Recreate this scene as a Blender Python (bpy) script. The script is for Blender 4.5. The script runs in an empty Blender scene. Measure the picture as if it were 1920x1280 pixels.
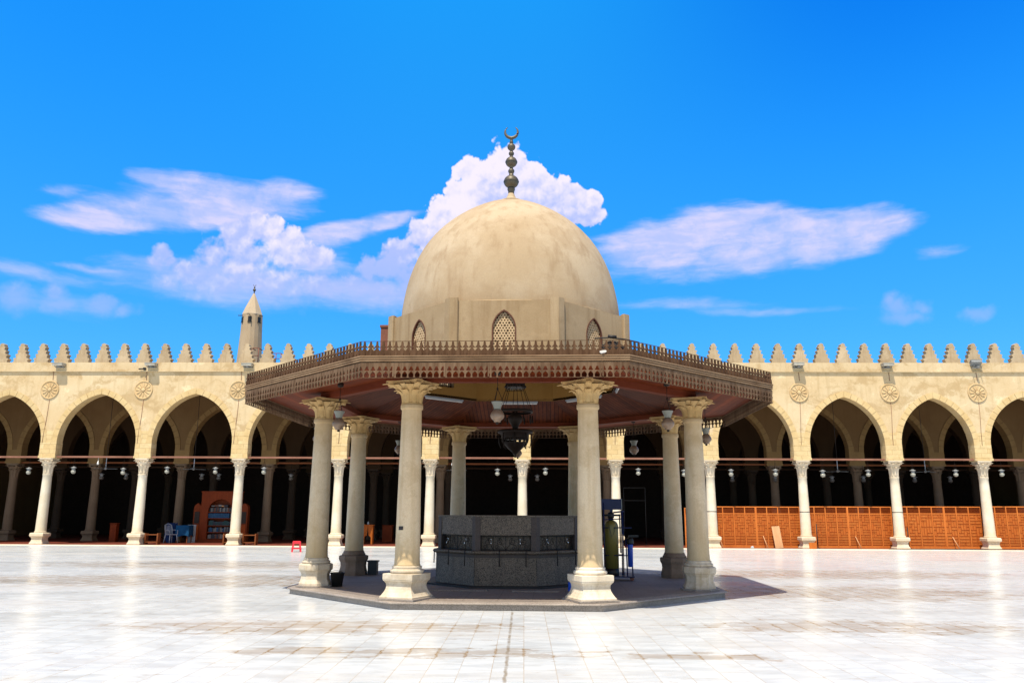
import bpy, math, random
from mathutils import Vector, Matrix
random.seed(7)
PI = math.pi
R = math.radians
scene = bpy.context.scene
COL = scene.collection

# ------------------------------------------------------------------ camera
cam_data = bpy.data.cameras.new('camera')
cam_data.sensor_width = 36.0
cam_data.sensor_fit = 'HORIZONTAL'
cam_data.lens = 36.0 * 1502.06 / 1920.0
cam_data.clip_start = 0.1
cam_data.clip_end = 3000
cam = bpy.data.objects.new('camera', cam_data)
COL.objects.link(cam)
cam.matrix_world = (Matrix.Translation((0, 0, 1.584)) @ Matrix.Rotation(PI / 2 + 0.21199, 4, 'X')
                    @ Matrix.Rotation(0.004723, 4, 'Z'))
scene.camera = cam

# ------------------------------------------------------------------ exposure
scene.view_settings.view_transform = 'Standard'
scene.view_settings.look = 'None'
scene.view_settings.exposure = 0.56
scene.view_settings.gamma = 1.0
scene.view_settings.use_curve_mapping = False

# ------------------------------------------------------------------ sun and sky
SUN_ELEV = R(65.7)
SUN_ROT = R(199.4)
sun_data = bpy.data.lights.new('sun', 'SUN')
sun_data.energy = 4.4
sun_data.angle = R(0.5)
sun_data.color = (1.0, 0.91, 0.77)
sun = bpy.data.objects.new('sun', sun_data)
COL.objects.link(sun)
sun.rotation_euler = Vector((0.15, 0.4255, -1.0)).to_track_quat('-Z', 'Y').to_euler()

world = bpy.data.worlds.new('World')
scene.world = world
world.use_nodes = True
WN, WL = world.node_tree.nodes, world.node_tree.links
WN.clear()
SKY_STRENGTH = 0.09


def wn(kind, **kw):
    n = WN.new(kind)
    for k, v in kw.items():
        setattr(n, k, v)
    return n


def wset(n, i, v):
    if hasattr(v, 'is_output') or isinstance(v, bpy.types.NodeSocket):
        WL.new(v, n.inputs[i])
    else:
        n.inputs[i].default_value = v


def wmath(op, a, b=None, c=None, clamp=False):
    n = wn('ShaderNodeMath', operation=op, use_clamp=clamp)
    for i, v in enumerate((a, b, c)):
        if v is not None:
            wset(n, i, v)
    return n.outputs[0]


def wvec(op, a, b=None):
    n = wn('ShaderNodeVectorMath', operation=op)
    wset(n, 0, a)
    if b is not None:
        wset(n, 1, b)
    return n.outputs['Value'] if op == 'LENGTH' else n.outputs[0]


def wstep(v, lo, hi, a=0.0, b=1.0, kind='SMOOTHSTEP'):
    n = wn('ShaderNodeMapRange', interpolation_type=kind)
    wset(n, 0, v)
    for i, x in enumerate((lo, hi, a, b)):
        wset(n, i + 1, x)
    return n.outputs[0]


def wmix(f, a, b, mode='MIX'):
    n = wn('ShaderNodeMix', data_type='RGBA', blend_type=mode)
    wset(n, 0, f)
    wset(n, 6, a)
    wset(n, 7, b)
    return n.outputs[2]


def wnoise(v, scale, detail=6.0, rough=0.55, dims='2D'):
    n = wn('ShaderNodeTexNoise', noise_dimensions=dims)
    wset(n, 'Vector', v)
    wset(n, 'Scale', scale)
    wset(n, 'Detail', detail)
    wset(n, 'Roughness', rough)
    return n


def col(r, g, b):
    return (r, g, b, 1.0)


sky = wn('ShaderNodeTexSky', sky_type='NISHITA', sun_disc=False)
sky.sun_elevation = SUN_ELEV
sky.sun_rotation = SUN_ROT
sky.air_density = 1.0
sky.dust_density = 0.3
sky.ozone_density = 2.0
tcw = wn('ShaderNodeTexCoord')
sep = wn('ShaderNodeSeparateXYZ')
WL.new(tcw.outputs['Generated'], sep.inputs[0])
az = wmath('MULTIPLY', wmath('ARCTAN2', sep.outputs[0], sep.outputs[1]), 180 / PI)
el = wmath('MULTIPLY', wmath('ARCSINE', sep.outputs[2]), 180 / PI)
cmb = wn('ShaderNodeCombineXYZ')
WL.new(az, cmb.inputs[0])
WL.new(el, cmb.inputs[1])
ae = cmb.outputs[0]                       # azimuth and elevation in degrees
# deep saturated blue, richer towards the zenith
hsv = wn('ShaderNodeHueSaturation')
wset(hsv, 'Hue', 0.5)
wset(hsv, 'Saturation', 1.22)
wset(hsv, 'Value', 1.0)
WL.new(sky.outputs[0], hsv.inputs['Color'])
tint = wmix(wstep(el, 8.0, 36.0, kind='LINEAR'), col(0.34, 0.95, 1.50), col(0.175, 1.93, 2.46))
# corner falloff of the lens painted into the sky, strongest high on the right
deep = wmath('MULTIPLY', wstep(el, 15.0, 38.0), wmath('MULTIPLY', wstep(wmath('ABSOLUTE', wmath('ADD', az, 3.0)), 3.0, 32.0), wstep(az, -40.0, 30.0, 0.5, 1.0)))
tint = wmix(wmath('MULTIPLY', deep, 0.95), tint, col(0.03, 1.05, 2.2))
tint = wmix(wstep(el, 40.0, 52.0), tint, col(0.85, 1.05, 1.0))  # unseen upper sky made duller, so the ambient fill is less blue
base_sky = wmix(1.0, hsv.outputs[0], tint, 'MULTIPLY')
# unseen broken cloud added overhead and behind to warm the ambient fill
veil = wnoise(tcw.outputs['Generated'], 2.2, 4, 0.6, '3D').outputs[0]
overhead = wmath('MULTIPLY', wstep(veil, 0.32, 0.55), wmath('MAXIMUM', wstep(el, 44.0, 60.0), wmath('MULTIPLY', wstep(sep.outputs[1], 0.0, -0.4), wstep(el, 0.0, 12.0))))
base_sky = wmix(wmath('MULTIPLY', overhead, 0.9), base_sky, col(0.52 / SKY_STRENGTH, 0.46 / SKY_STRENGTH, 0.40 / SKY_STRENGTH))

# clouds: (azimuth, elevation, half width, half height[, tilt]) in degrees
CUMULUS = [(-0.68, 24.46, 1.96, 1.75), (-2.3, 23.6, 2.24, 1.83), (0.96, 23.63, 1.83, 1.83), (-1.47, 22.14, 3.24, 2.22), (-3.81, 23.93, 0.89, 0.66), (2.18, 23.25, 1.14, 1.1), (2.99, 22.51, 2.02, 1.66), (5.21, 21.98, 1.81, 1.33), (5.39, 21.16, 1.6, 1.11), (1.97, 21.22, 3.63, 1.86), (-3.91, 22.46, 1.21, 1.1), (-5.67, 20.73, 1.44, 1.34), (-4.56, 21.14, 2.01, 1.48), (-6.83, 19.57, 1.66, 1.49), (-7.77, 18.22, 1.96, 1.57), (-9.3, 17.21, 1.63, 1.34), (-10.63, 16.77, 1.38, 1.12), (-11.75, 16.03, 1.29, 1.11), (-13.05, 15.5, 1.05, 0.89), (-10.2, 15.67, 2.68, 1.5), (-7.12, 16.18, 3.51, 2.26), (-18.11, 19.03, 1.67, 1.21), (-19.69, 18.39, 1.78, 1.42), (-21.34, 16.96, 1.32, 1.2), (-16.24, 18.75, 1.11, 0.94), (-16.73, 17.79, 2.2, 1.66), (-19.21, 16.83, 2.84, 1.79), (-14.49, 17.62, 1.87, 1.32), (-24.72, 16.61, 0.79, 0.9), (-25.06, 16.01, 0.98, 0.62), (-24.02, 16.21, 0.73, 0.49), (-21.91, 15.47, 3.75, 1.41), (-17.67, 15.52, 3.95, 1.59), (-18.71, 19.76, 0.8, 0.57), (-14.0, 15.81, 2.24, 1.47), (-32.64, 12.74, 1.01, 1.09), (-30.55, 13.53, 0.82, 0.66), (-30.31, 12.73, 1.17, 0.72), (-27.75, 12.98, 1.54, 0.68), (-26.47, 12.86, 0.95, 0.55), (26.06, 13.76, 0.7, 0.82), (26.49, 13.26, 1.26, 0.75), (28.05, 13.09, 0.74, 0.54), (26.9, 12.5, 1.56, 0.48), (30.83, 12.27, 1.16, 0.46)]
WISPS = [(-25.21, 21.48, 1.83, 0.67, -12.0), (-23.13, 21.29, 3.09, 1.03, -8.0), (-20.62, 20.95, 6.03, 1.46, 0.0), (-16.63, 21.7, 2.61, 0.92, 0.0), (-25.0, 19.45, 4.97, 1.29, 6.0), (-27.86, 18.49, 4.72, 1.0, 9.0), (-20.93, 20.38, 4.94, 1.4, 2.0), (-21.93, 19.72, 5.2, 1.04, 6.0), (-11.17, 19.89, 3.87, 0.88, 14.0), (-9.04, 20.5, 1.97, 0.66, 14.0), (-13.44, 19.17, 2.28, 0.95, 14.0), (11.05, 18.89, 5.39, 1.62, 0.0), (14.91, 19.55, 4.13, 1.81, 6.0), (17.89, 19.64, 4.38, 1.5, 0.0), (19.98, 18.36, 6.37, 1.77, 0.0), (24.19, 18.74, 4.36, 1.37, -6.0), (25.47, 18.05, 3.6, 0.68, 8.0), (22.7, 17.35, 4.08, 0.98, 4.0), (8.7, 18.44, 3.12, 1.49, 0.0), (17.03, 17.55, 5.1, 1.3, 0.0), (-31.98, 14.41, 3.71, 0.58, 0.0, 0.5), (-27.83, 15.26, 3.73, 0.24, 0.0, 0.5), (12.78, 14.52, 4.87, 0.45, -2.0, 0.5), (18.59, 13.72, 6.35, 0.33, -2.0, 0.5), (29.48, 16.53, 1.82, 0.46, 4.0, 0.45), (-30.21, 19.75, 1.82, 0.32, 10.0, 0.3), (8.34, 19.57, 3.14, 0.3, 2.0, 0.5), (-20.14, 15.12, 8.34, 1.86, 0.0, 0.95), (-10.56, 15.09, 5.71, 1.5, 0.0, 0.85), (-30.89, 12.65, 4.06, 0.98, 0.0, 0.45), (13.29, 17.46, 8.26, 1.47, 0.0, 0.5), (-14.44, 16.89, 2.61, 1.83, 0.0, 0.5)]



def warp(amount, scale, detail, rough, stretch=(1, 1, 1)):
    v = wvec('MULTIPLY', ae, stretch)
    n = wnoise(v, scale, detail, rough)
    d = wvec('SUBTRACT', n.outputs['Color'], (0.5, 0.5, 0.5))
    return wvec('ADD', ae, wvec('MULTIPLY', d, (amount[0], amount[1], 0)))


def blobs(pos, items, smooth):
    acc = None
    for i, it in enumerate(items):
        if i % 4 == 0 and acc is not None:      # chain the groups so few values are alive at once
            n = wn('ShaderNodeVectorMath', operation='MULTIPLY_ADD')
            wset(n, 0, acc)
            wset(n, 1, (1e-9, 1e-9, 1e-9))
            wset(n, 2, pos)
            pos = n.outputs[0]
        m = wn('ShaderNodeMapping', vector_type='TEXTURE')
        WL.new(pos, m.inputs[0])
        m.inputs['Location'].default_value = (it[0], it[1], 0)
        m.inputs['Scale'].default_value = (it[2], it[3], 1)
        if len(it) > 4:
            m.inputs['Rotation'].default_value = (0, 0, R(it[4]))
        z = wvec('MULTIPLY', m.outputs[0], (1, 1, 0))
        d = wmath('SUBTRACT', 1.0, wvec('LENGTH', z))
        if len(it) > 5:
            d = wmath('MULTIPLY', d, it[5])
        acc = d if acc is None else wmath('SMOOTH_MAX', acc, d, smooth)
    return acc


def puffs(pos, scale):
    n = wn('ShaderNodeTexVoronoi', voronoi_dimensions='2D', feature='SMOOTH_F1')
    wset(n, 'Vector', pos)
    wset(n, 'Scale', scale)
    wset(n, 'Smoothness', 0.35)
    return wmath('SUBTRACT', 0.6, n.outputs['Distance'])


# heaped clouds with cauliflower edges
cpos = warp((1.1, 0.9), 0.55, 3, 0.5)
cum = blobs(cpos, CUMULUS, 0.30)
fpos = warp((0.55, 0.5), 1.6, 4, 0.55)
p1, p2, p3 = puffs(fpos, 0.55), puffs(fpos, 1.25), puffs(fpos, 2.9)
fine = wnoise(ae, 2.6, 7, 0.6).outputs[0]


def lumps(a, b, c):
    s = wmath('ADD', wmath('MULTIPLY', a, 0.50), wmath('MULTIPLY', b, 0.34))
    return wmath('ADD', s, wmath('MULTIPLY', c, 0.16))


lump = lumps(p1, p2, p3)
cden = wmath('ADD', cum, wmath('ADD', wmath('SUBTRACT', lump, 0.12), wmath('MULTIPLY', wmath('SUBTRACT', fine, 0.5), 0.16)))
# crisp heads, bases that dissolve into the haze above the roofs
calpha = wstep(cden, wstep(el, 12.5, 17.5, -0.22, 0.13), wstep(el, 13.5, 21.0, 1.0, 0.30))
fade = wstep(el, 11.0, 19.5, 0.36, 1.0)
calpha = wmath('MULTIPLY', calpha, fade)
# relief: compare the lumps with the same lumps a little towards the sun
spos = wvec('ADD', fpos, (-0.22, 0.42, 0))
rel = wmath('SUBTRACT', lump, lumps(puffs(spos, 0.55), puffs(spos, 1.25), puffs(spos, 2.9)))
big = wnoise(ae, 0.16, 3, 0.5).outputs[0]
core = wstep(cum, 0.0, 0.9)
lit = wmath('ADD', wmath('MULTIPLY', rel, 0.9), wmath('MULTIPLY', wmath('SUBTRACT', big, 0.5), 1.3))
lit = wmath('ADD', lit, wmath('MULTIPLY', wmath('SUBTRACT', fine, 0.5), 0.25))
lit = wmath('ADD', lit, wstep(el, 13.0, 25.0, -0.05, 0.85, 'LINEAR'))
lit = wstep(lit, 0.05, 0.95)
K = 0.68 / SKY_STRENGTH
ccol = wmix(lit, col(0.46 * K, 0.56 * K, 1.02 * K), col(0.96 * K, 0.89 * K, 1.06 * K))

# thin drawn-out clouds with soft edges
wpos = warp((3.0, 1.0), 0.30, 4, 0.55, (0.5, 1.2, 1))
wis = blobs(wpos, WISPS, 0.35)
stre = wnoise(wvec('MULTIPLY', wpos, (0.25, 1.2, 1)), 0.9, 7, 0.62).outputs[0]
wden = wmath('ADD', wis, wmath('MULTIPLY', wmath('SUBTRACT', stre, 0.5), 0.55))
walpha = wmath('MULTIPLY', wstep(wden, -0.10, 0.56), 0.84)
walpha = wmath('MULTIPLY', walpha, wstep(el, 11.5, 18.5, 0.25, 1.0))
walpha = wmath('MULTIPLY', walpha, wstep(wnoise(wpos, 0.22, 5, 0.6).outputs[0], 0.30, 0.62, 0.55, 1.0))
wcol = wmix(wstep(stre, 0.35, 0.65), col(0.60 * K, 0.64 * K, 1.0 * K), col(0.84 * K, 0.76 * K, 1.0 * K))

mixed = wmix(walpha, base_sky, wcol)
mixed = wmix(calpha, mixed, ccol)
bg = wn('ShaderNodeBackground')
WL.new(mixed, bg.inputs[0])
bg.inputs[1].default_value = SKY_STRENGTH
wo = wn('ShaderNodeOutputWorld')
WL.new(bg.outputs[0], wo.inputs[0])
world.cycles.sampling_method = 'MANUAL'
world.cycles.sample_map_resolution = 512

# ------------------------------------------------------------------ materials
class NT:
    def __init__(s, name):
        s.m = bpy.data.materials.new(name)
        s.m.use_nodes = True
        s.t = s.m.node_tree
        s.b = s.t.nodes['Principled BSDF']
        tc = s.t.nodes.new('ShaderNodeTexCoord')
        s.obj = tc.outputs['Object']

    def n(s, kind, **kw):
        n = s.t.nodes.new(kind)
        for k, v in kw.items():
            setattr(n, k, v)
        return n

    def put(s, n, i, v):
        if isinstance(v, bpy.types.NodeSocket):
            s.t.links.new(v, n.inputs[i])
        else:
            n.inputs[i].default_value = v

    def math(s, op, a, b=None, c=None, clamp=False):
        n = s.n('ShaderNodeMath', operation=op, use_clamp=clamp)
        for i, v in enumerate((a, b, c)):
            if v is not None:
                s.put(n, i, v)
        return n.outputs[0]

    def vec(s, op, a, b):
        n = s.n('ShaderNodeVectorMath', operation=op)
        s.put(n, 0, a)
        s.put(n, 1, b)
        return n.outputs[0]

    def noise(s, v, scale, detail=5.0, rough=0.55, color=False):
        n = s.n('ShaderNodeTexNoise')
        s.put(n, 'Vector', v)
        s.put(n, 'Scale', scale)
        s.put(n, 'Detail', detail)
        s.put(n, 'Roughness', rough)
        return n.outputs['Color' if color else 0]

    def step(s, v, lo, hi, a=0.0, b=1.0, kind='SMOOTHSTEP'):
        n = s.n('ShaderNodeMapRange', interpolation_type=kind)
        s.put(n, 0, v)
        for i, x in enumerate((lo, hi, a, b)):
            s.put(n, i + 1, x)
        return n.outputs[0]

    def mix(s, f, a, b, mode='MIX'):
        n = s.n('ShaderNodeMix', data_type='RGBA', blend_type=mode)
        s.put(n, 0, f)
        s.put(n, 6, a)
        s.put(n, 7, b)
        return n.outputs[2]

    def sep(s, v):
        n = s.n('ShaderNodeSeparateXYZ')
        s.put(n, 0, v)
        return n.outputs

    def comb(s, x, y, z):
        n = s.n('ShaderNodeCombineXYZ')
        for i, v in enumerate((x, y, z)):
            s.put(n, i, v)
        return n.outputs[0]

    def shifted(s):
        """object coordinates moved by a random amount per object, so copies differ"""
        oi = s.n('ShaderNodeObjectInfo')
        r = oi.outputs['Random']
        k = s.math('MULTIPLY', r, 37.0)
        return s.vec('ADD', s.obj, s.comb(k, s.math('MULTIPLY', r, 91.0), s.math('MULTIPLY', r, 13.0)))

    def done(s, color, rough=0.8, bump=None, strength=0.3, dist=0.01, spec=0.3, metal=0.0):
        s.put(s.b, 'Base Color', color)
        s.put(s.b, 'Roughness', rough)
        s.b.inputs['Specular IOR Level'].default_value = spec
        s.b.inputs['Metallic'].default_value = metal
        if bump is not None:
            n = s.n('ShaderNodeBump')
            n.inputs['Strength'].default_value = strength
            n.inputs['Distance'].default_value = dist
            s.put(n, 'Height', bump)
            s.t.links.new(n.outputs[0], s.b.inputs['Normal'])
        return s.m


def plain(name, c, rough=0.6, spec=0.4, metal=0.0, vary=0.25, scale=6.0):
    t = NT(name)
    p = t.shifted()
    n = t.noise(p, scale, 5, 0.6)
    k = t.step(n, 0.25, 0.75, 1 - vary, 1 + vary, 'LINEAR')
    c2 = t.mix(1.0, col(*c), t.comb(k, k, k), 'MULTIPLY')
    return t.done(c2, rough, n, 0.15, 0.004, spec, metal)


def masonry(name, base, pale, dark, scale=0.8, streak=0.4, bump=0.35, rough=0.88, floorstain=None, patch=0.0, topbounce=None):
    """weathered plaster or stone: broad mottling, fine grain, vertical runs, blotches"""
    t = NT(name)
    p = t.shifted()
    broad = t.noise(p, scale, 6, 0.62)
    c = t.mix(t.step(broad, 0.36, 0.66), col(*base), col(*pale))
    runs = t.noise(t.vec('MULTIPLY', p, (3.2, 3.2, 0.28)), 1.4 * scale + 0.6, 5, 0.6)
    c = t.mix(t.math('MULTIPLY', t.step(runs, 0.48, 0.75), streak), c, col(*dark))
    spots = t.noise(p, scale * 5, 6, 0.7)
    c = t.mix(t.math('MULTIPLY', t.step(spots, 0.56, 0.74), 0.45), c, col(*dark))
    if patch:
        w = t.noise(t.vec('ADD', t.vec('MULTIPLY', p, (0.55, 0.55, 1.1)), t.vec('MULTIPLY', t.noise(p, 1.1, 4, 0.6, True), (1.2, 1.2, 1.2))), 0.9, 7, 0.7)
        c = t.mix(t.math('MULTIPLY', t.step(w, 0.50, 0.62), patch), c, col(*dark))
        c = t.mix(t.math('MULTIPLY', t.step(w, 0.42, 0.34), patch), c, col(*[min(1, q * 1.22) for q in pale]))
    grain = t.noise(p, 45, 4, 0.7)
    g = t.step(grain, 0.25, 0.75, 0.88, 1.10, 'LINEAR')
    own = t.n('ShaderNodeObjectInfo').outputs['Random']
    g = t.math('MULTIPLY', g, t.step(own, 0.0, 1.0, 0.91, 1.07, 'LINEAR'))
    c = t.mix(1.0, c, t.comb(g, g, g), 'MULTIPLY')
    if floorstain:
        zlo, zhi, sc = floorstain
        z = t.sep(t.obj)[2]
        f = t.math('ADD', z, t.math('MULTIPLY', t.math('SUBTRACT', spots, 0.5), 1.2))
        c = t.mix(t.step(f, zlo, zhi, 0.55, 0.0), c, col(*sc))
        if topbounce:
            c = t.mix(t.step(f, topbounce[0], topbounce[1], 0.0, 0.6), c, col(*topbounce[2]))  # warm bounce painted over the upper end
    h = t.math('ADD', t.math('MULTIPLY', broad, 0.6), t.math('MULTIPLY', grain, 0.4))
    return t.done(c, rough, h, bump, 0.012, 0.2)


M = {}
M['plaster'] = masonry('wall_plaster', (0.60, 0.455, 0.26), (0.65, 0.525, 0.33), (0.45, 0.315, 0.155), 0.55, 0.45, patch=0.75)
M['merlon_plaster'] = masonry('merlon_plaster', (0.42, 0.315, 0.19), (0.48, 0.375, 0.24), (0.29, 0.20, 0.11), 1.2, 0.55, patch=0.5)
M['roundel_stone'] = masonry('roundel_stone', (0.55, 0.385, 0.195), (0.60, 0.45, 0.25), (0.40, 0.26, 0.12), 2.0, 0.3)
M['shaded_plaster'] = masonry('shaded_plaster', (0.17, 0.095, 0.038), (0.195, 0.115, 0.048), (0.12, 0.066, 0.026), 0.5, 0.3)  # arcade plaster darkened, shade of the second row put into the colour
M['deep_shade_plaster'] = masonry('deep_shade_plaster', (0.06, 0.031, 0.013), (0.07, 0.037, 0.016), (0.04, 0.022, 0.009), 0.5, 0.3)  # same plaster again, near-dark for the shade of the deepest rows
M['dome_plaster'] = masonry('dome_plaster', (0.415, 0.31, 0.19), (0.485, 0.385, 0.26), (0.315, 0.215, 0.12), 0.6, 0.7, patch=0.3)
M['drum_plaster'] = masonry('drum_plaster', (0.38, 0.275, 0.155), (0.435, 0.325, 0.195), (0.275, 0.185, 0.095), 0.8, 0.7, patch=0.25)
M['drum_inside'] = masonry('drum_inside', (0.33, 0.175, 0.045), (0.36, 0.2, 0.055), (0.25, 0.13, 0.03), 0.8, 0.3)
M['arch_stone'] = masonry('arch_stone', (0.59, 0.425, 0.20), (0.65, 0.50, 0.265), (0.45, 0.30, 0.13), 1.4, 0.25, 0.25)
M['capital_stone'] = masonry('capital_stone', (0.53, 0.345, 0.145), (0.60, 0.415, 0.195), (0.33, 0.19, 0.07), 2.2, 0.35)
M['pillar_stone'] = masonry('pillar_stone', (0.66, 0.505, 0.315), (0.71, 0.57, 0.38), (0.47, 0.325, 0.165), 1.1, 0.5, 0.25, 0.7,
                            (0.4, 1.5, (0.44, 0.32, 0.15)), patch=0.4, topbounce=(2.3, 3.6, (0.46, 0.30, 0.135)))  # browner tops: warm bounce off the wooden ceiling put into the colour
M['base_stone'] = masonry('base_stone', (0.60, 0.51, 0.375), (0.70, 0.625, 0.50), (0.38, 0.28, 0.155), 2.4, 0.5, 0.5, patch=0.4)
M['dark_base'] = masonry('dark_base', (0.22, 0.155, 0.105), (0.27, 0.195, 0.14), (0.13, 0.088, 0.058), 2.0, 0.5, 0.5)
M['white_pillar'] = masonry('white_pillar', (0.68, 0.60, 0.445), (0.74, 0.68, 0.55), (0.55, 0.45, 0.28), 1.3, 0.25, 0.15, 0.6,
                            (0.2, 1.3, (0.55, 0.43, 0.23)))
M['shaded_pillar'] = masonry('shaded_pillar', (0.195, 0.135, 0.085), (0.22, 0.155, 0.10), (0.14, 0.092, 0.056), 1.3, 0.3)  # column stone with the inner row's shade painted in
M['deep_shade_pillar'] = masonry('deep_shade_pillar', (0.07, 0.044, 0.028), (0.08, 0.052, 0.033), (0.05, 0.03, 0.018), 1.3, 0.3)  # column stone darkened further for the shade of the rear rows
M['white_base'] = masonry('white_base', (0.62, 0.52, 0.37), (0.70, 0.61, 0.47), (0.48, 0.37, 0.23), 2.0, 0.25, 0.3)
M['tower_plaster'] = masonry('tower_plaster', (0.40, 0.30, 0.19), (0.45, 0.35, 0.23), (0.29, 0.20, 0.12), 0.5, 0.5)
M['tower_cone'] = masonry('tower_cone', (0.42, 0.33, 0.225), (0.47, 0.38, 0.27), (0.33, 0.245, 0.155), 0.6, 0.3)
M['shaded_stone'] = masonry('shaded_stone', (0.25, 0.15, 0.058), (0.28, 0.175, 0.07), (0.18, 0.105, 0.04), 1.2, 0.25)  # arch and impost stone in a shaded copy for the second row


def make_course_stone():
    t = NT('coursed_stone')
    x, y, z = t.sep(t.shifted())[:3]
    v = t.comb(t.math('ADD', x, y), z, 0.0)
    br = t.n('ShaderNodeTexBrick', offset=0.5)
    t.put(br, 'Vector', v)
    br.inputs['Scale'].default_value = 1.0
    br.inputs['Brick Width'].default_value = 0.62
    br.inputs['Row Height'].default_value = 0.235
    br.inputs['Mortar Size'].default_value = 0.007
    br.inputs['Mortar Smooth'].default_value = 0.3
    br.inputs['Color1'].default_value = col(0.60, 0.44, 0.215)
    br.inputs['Color2'].default_value = col(0.66, 0.52, 0.285)
    br.inputs['Mortar'].default_value = col(0.38, 0.25, 0.11)
    n = t.noise(t.obj, 6, 6, 0.65)
    k = t.step(n, 0.3, 0.7, 0.86, 1.1, 'LINEAR')
    c = t.mix(1.0, br.outputs[0], t.comb(k, k, k), 'MULTIPLY')
    h = t.math('SUBTRACT', t.math('MULTIPLY', n, 0.5), br.outputs['Fac'])
    return t.done(c, 0.9, h, 0.4, 0.01, 0.2)


M['coursed_stone'] = make_course_stone()


def make_marble():
    """worn white marble paving: narrow slabs, veins drawn along them, rusty stains gathered at the joints"""
    t = NT('marble_paving')
    p = t.obj
    br = t.n('ShaderNodeTexBrick', offset=0.5, offset_frequency=2)
    rot = t.n('ShaderNodeMapping')
    t.put(rot, 0, p)
    rot.inputs['Rotation'].default_value = (0, 0, R(-90.0 + 0.9))
    t.put(br, 'Vector', rot.outputs[0])
    br.inputs['Scale'].default_value = 1.0
    br.inputs['Brick Width'].default_value = 0.68
    br.inputs['Row Height'].default_value = 0.335
    br.inputs['Mortar Size'].default_value = 0.0045
    br.inputs['Mortar Smooth'].default_value = 0.1
    br.inputs['Bias'].default_value = 0.0
    br.inputs['Color1'].default_value = col(0.0, 0.0, 0.0)
    br.inputs['Color2'].default_value = col(1.0, 1.0, 1.0)
    br.inputs['Mortar'].default_value = col(0.5, 0.5, 0.5)
    slab = t.sep(br.outputs[0])[0]
    joint = br.outputs['Fac']
    # a different vein pattern in every slab
    sv = t.vec('ADD', p, t.comb(t.math('MULTIPLY', slab, 5.0), t.math('MULTIPLY', slab, 9.0), 0.0))
    vein = t.noise(t.vec('MULTIPLY', sv, (1.0, 3.4, 1)), 1.3, 7, 0.62)
    fine = t.noise(t.vec('MULTIPLY', sv, (1.0, 3.0, 1)), 6, 6, 0.7)
    c = t.mix(t.step(vein, 0.36, 0.66), col(0.65, 0.695, 0.73), col(0.51, 0.545, 0.575))
    k = t.step(slab, 0, 1, 0.955, 1.03, 'LINEAR')
    c = t.mix(1.0, c, t.comb(k, k, k), 'MULTIPLY')
    c = t.mix(t.math('MULTIPLY', t.step(fine, 0.55, 0.72), 0.35), c, col(0.43, 0.39, 0.34))
    # broad worn bands
    band = t.noise(t.vec('MULTIPLY', p, (0.16, 0.55, 1)), 1.0, 5, 0.6)
    c = t.mix(t.math('MULTIPLY', t.step(band, 0.46, 0.66), 0.5), c, col(0.43, 0.41, 0.38))
    # rusty stains, thickest along joints
    st = t.noise(t.vec('ADD', t.vec('MULTIPLY', p, (1.7, 4.2, 1)), t.vec('MULTIPLY', t.noise(p, 1.5, 4, 0.6, True), (1.3, 1.3, 0))), 1.0, 10, 0.74)
    jn = t.n('ShaderNodeTexBrick', offset=0.5, offset_frequency=2)
    wob = t.vec('ADD', rot.outputs[0], t.vec('MULTIPLY', t.vec('SUBTRACT', t.noise(p, 9, 4, 0.6, True), (0.5, 0.5, 0.5)), (0.09, 0.09, 0)))
    t.put(jn, 'Vector', wob)
    for k_, v_ in (('Scale', 1.0), ('Brick Width', 0.68), ('Row Height', 0.335), ('Mortar Size', 0.03), ('Mortar Smooth', 1.0)):
        jn.inputs[k_].default_value = v_
    near = jn.outputs['Fac']
    zone = None
    for (zx, zy, rx, ry) in ((-0.75, 9.9, 1.9, 0.34), (-3.2, 12.0, 2.2, 0.7), (-1.3, 12.1, 1.6, 0.45), (5.2, 12.3, 2.4, 0.75), (2.2, 9.7, 0.9, 0.25),
                             (7.2, 17.5, 3.5, 1.6), (-8.0, 20.0, 6.0, 1.8), (8.5, 23.0, 5.0, 1.8), (-9.5, 26.0, 5.0, 2.0), (-2.5, 10.0, 0.8, 0.3)):
        m = t.n('ShaderNodeMapping', vector_type='TEXTURE')
        t.put(m, 0, p)
        m.inputs['Location'].default_value = (zx, zy, 0)
        m.inputs['Scale'].default_value = (rx, ry, 1)
        ln = t.n('ShaderNodeVectorMath', operation='LENGTH')
        t.put(ln, 0, m.outputs[0])
        d = t.math('SUBTRACT', 1.0, ln.outputs['Value'])
        zone = d if zone is None else t.math('MAXIMUM', zone, d)
    zone = t.step(zone, -0.6, 0.5, 0.0, 0.17)
    stain = t.math('ADD', st, zone)
    a = t.math('MULTIPLY', t.step(stain, 0.575, 0.665), t.math('ADD', 0.42, t.math('MULTIPLY', near, 0.58)))
    c = t.mix(t.math('MULTIPLY', a, 0.95), c, col(0.27, 0.17, 0.075))
    a2 = t.step(t.noise(t.vec('MULTIPLY', p, (0.9, 3.6, 1)), 1.4, 9, 0.75), 0.58, 0.72)
    c = t.mix(t.math('MULTIPLY', a2, 0.6), c, col(0.33, 0.255, 0.165))
    # one long open joint running out towards the pavilion
    px_ = t.sep(p)
    off = t.math('SUBTRACT', px_[0], t.math('ADD', -0.18, t.math('MULTIPLY', px_[1], 0.0148)))
    off = t.math('ADD', off, t.math('MULTIPLY', t.math('SUBTRACT', t.noise(p, 5, 5, 0.6), 0.5), 0.05))
    ln_ = t.math('MULTIPLY', t.step(t.math('ABSOLUTE', off), 0.006, 0.028, 1.0, 0.0), t.step(t.noise(p, 3.1, 3, 0.6), 0.3, 0.6, 0.15, 0.75))
    ln_ = t.math('MULTIPLY', ln_, t.math('LESS_THAN', px_[1], 15.0))
    c = t.mix(ln_, c, col(0.22, 0.165, 0.10))
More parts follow.
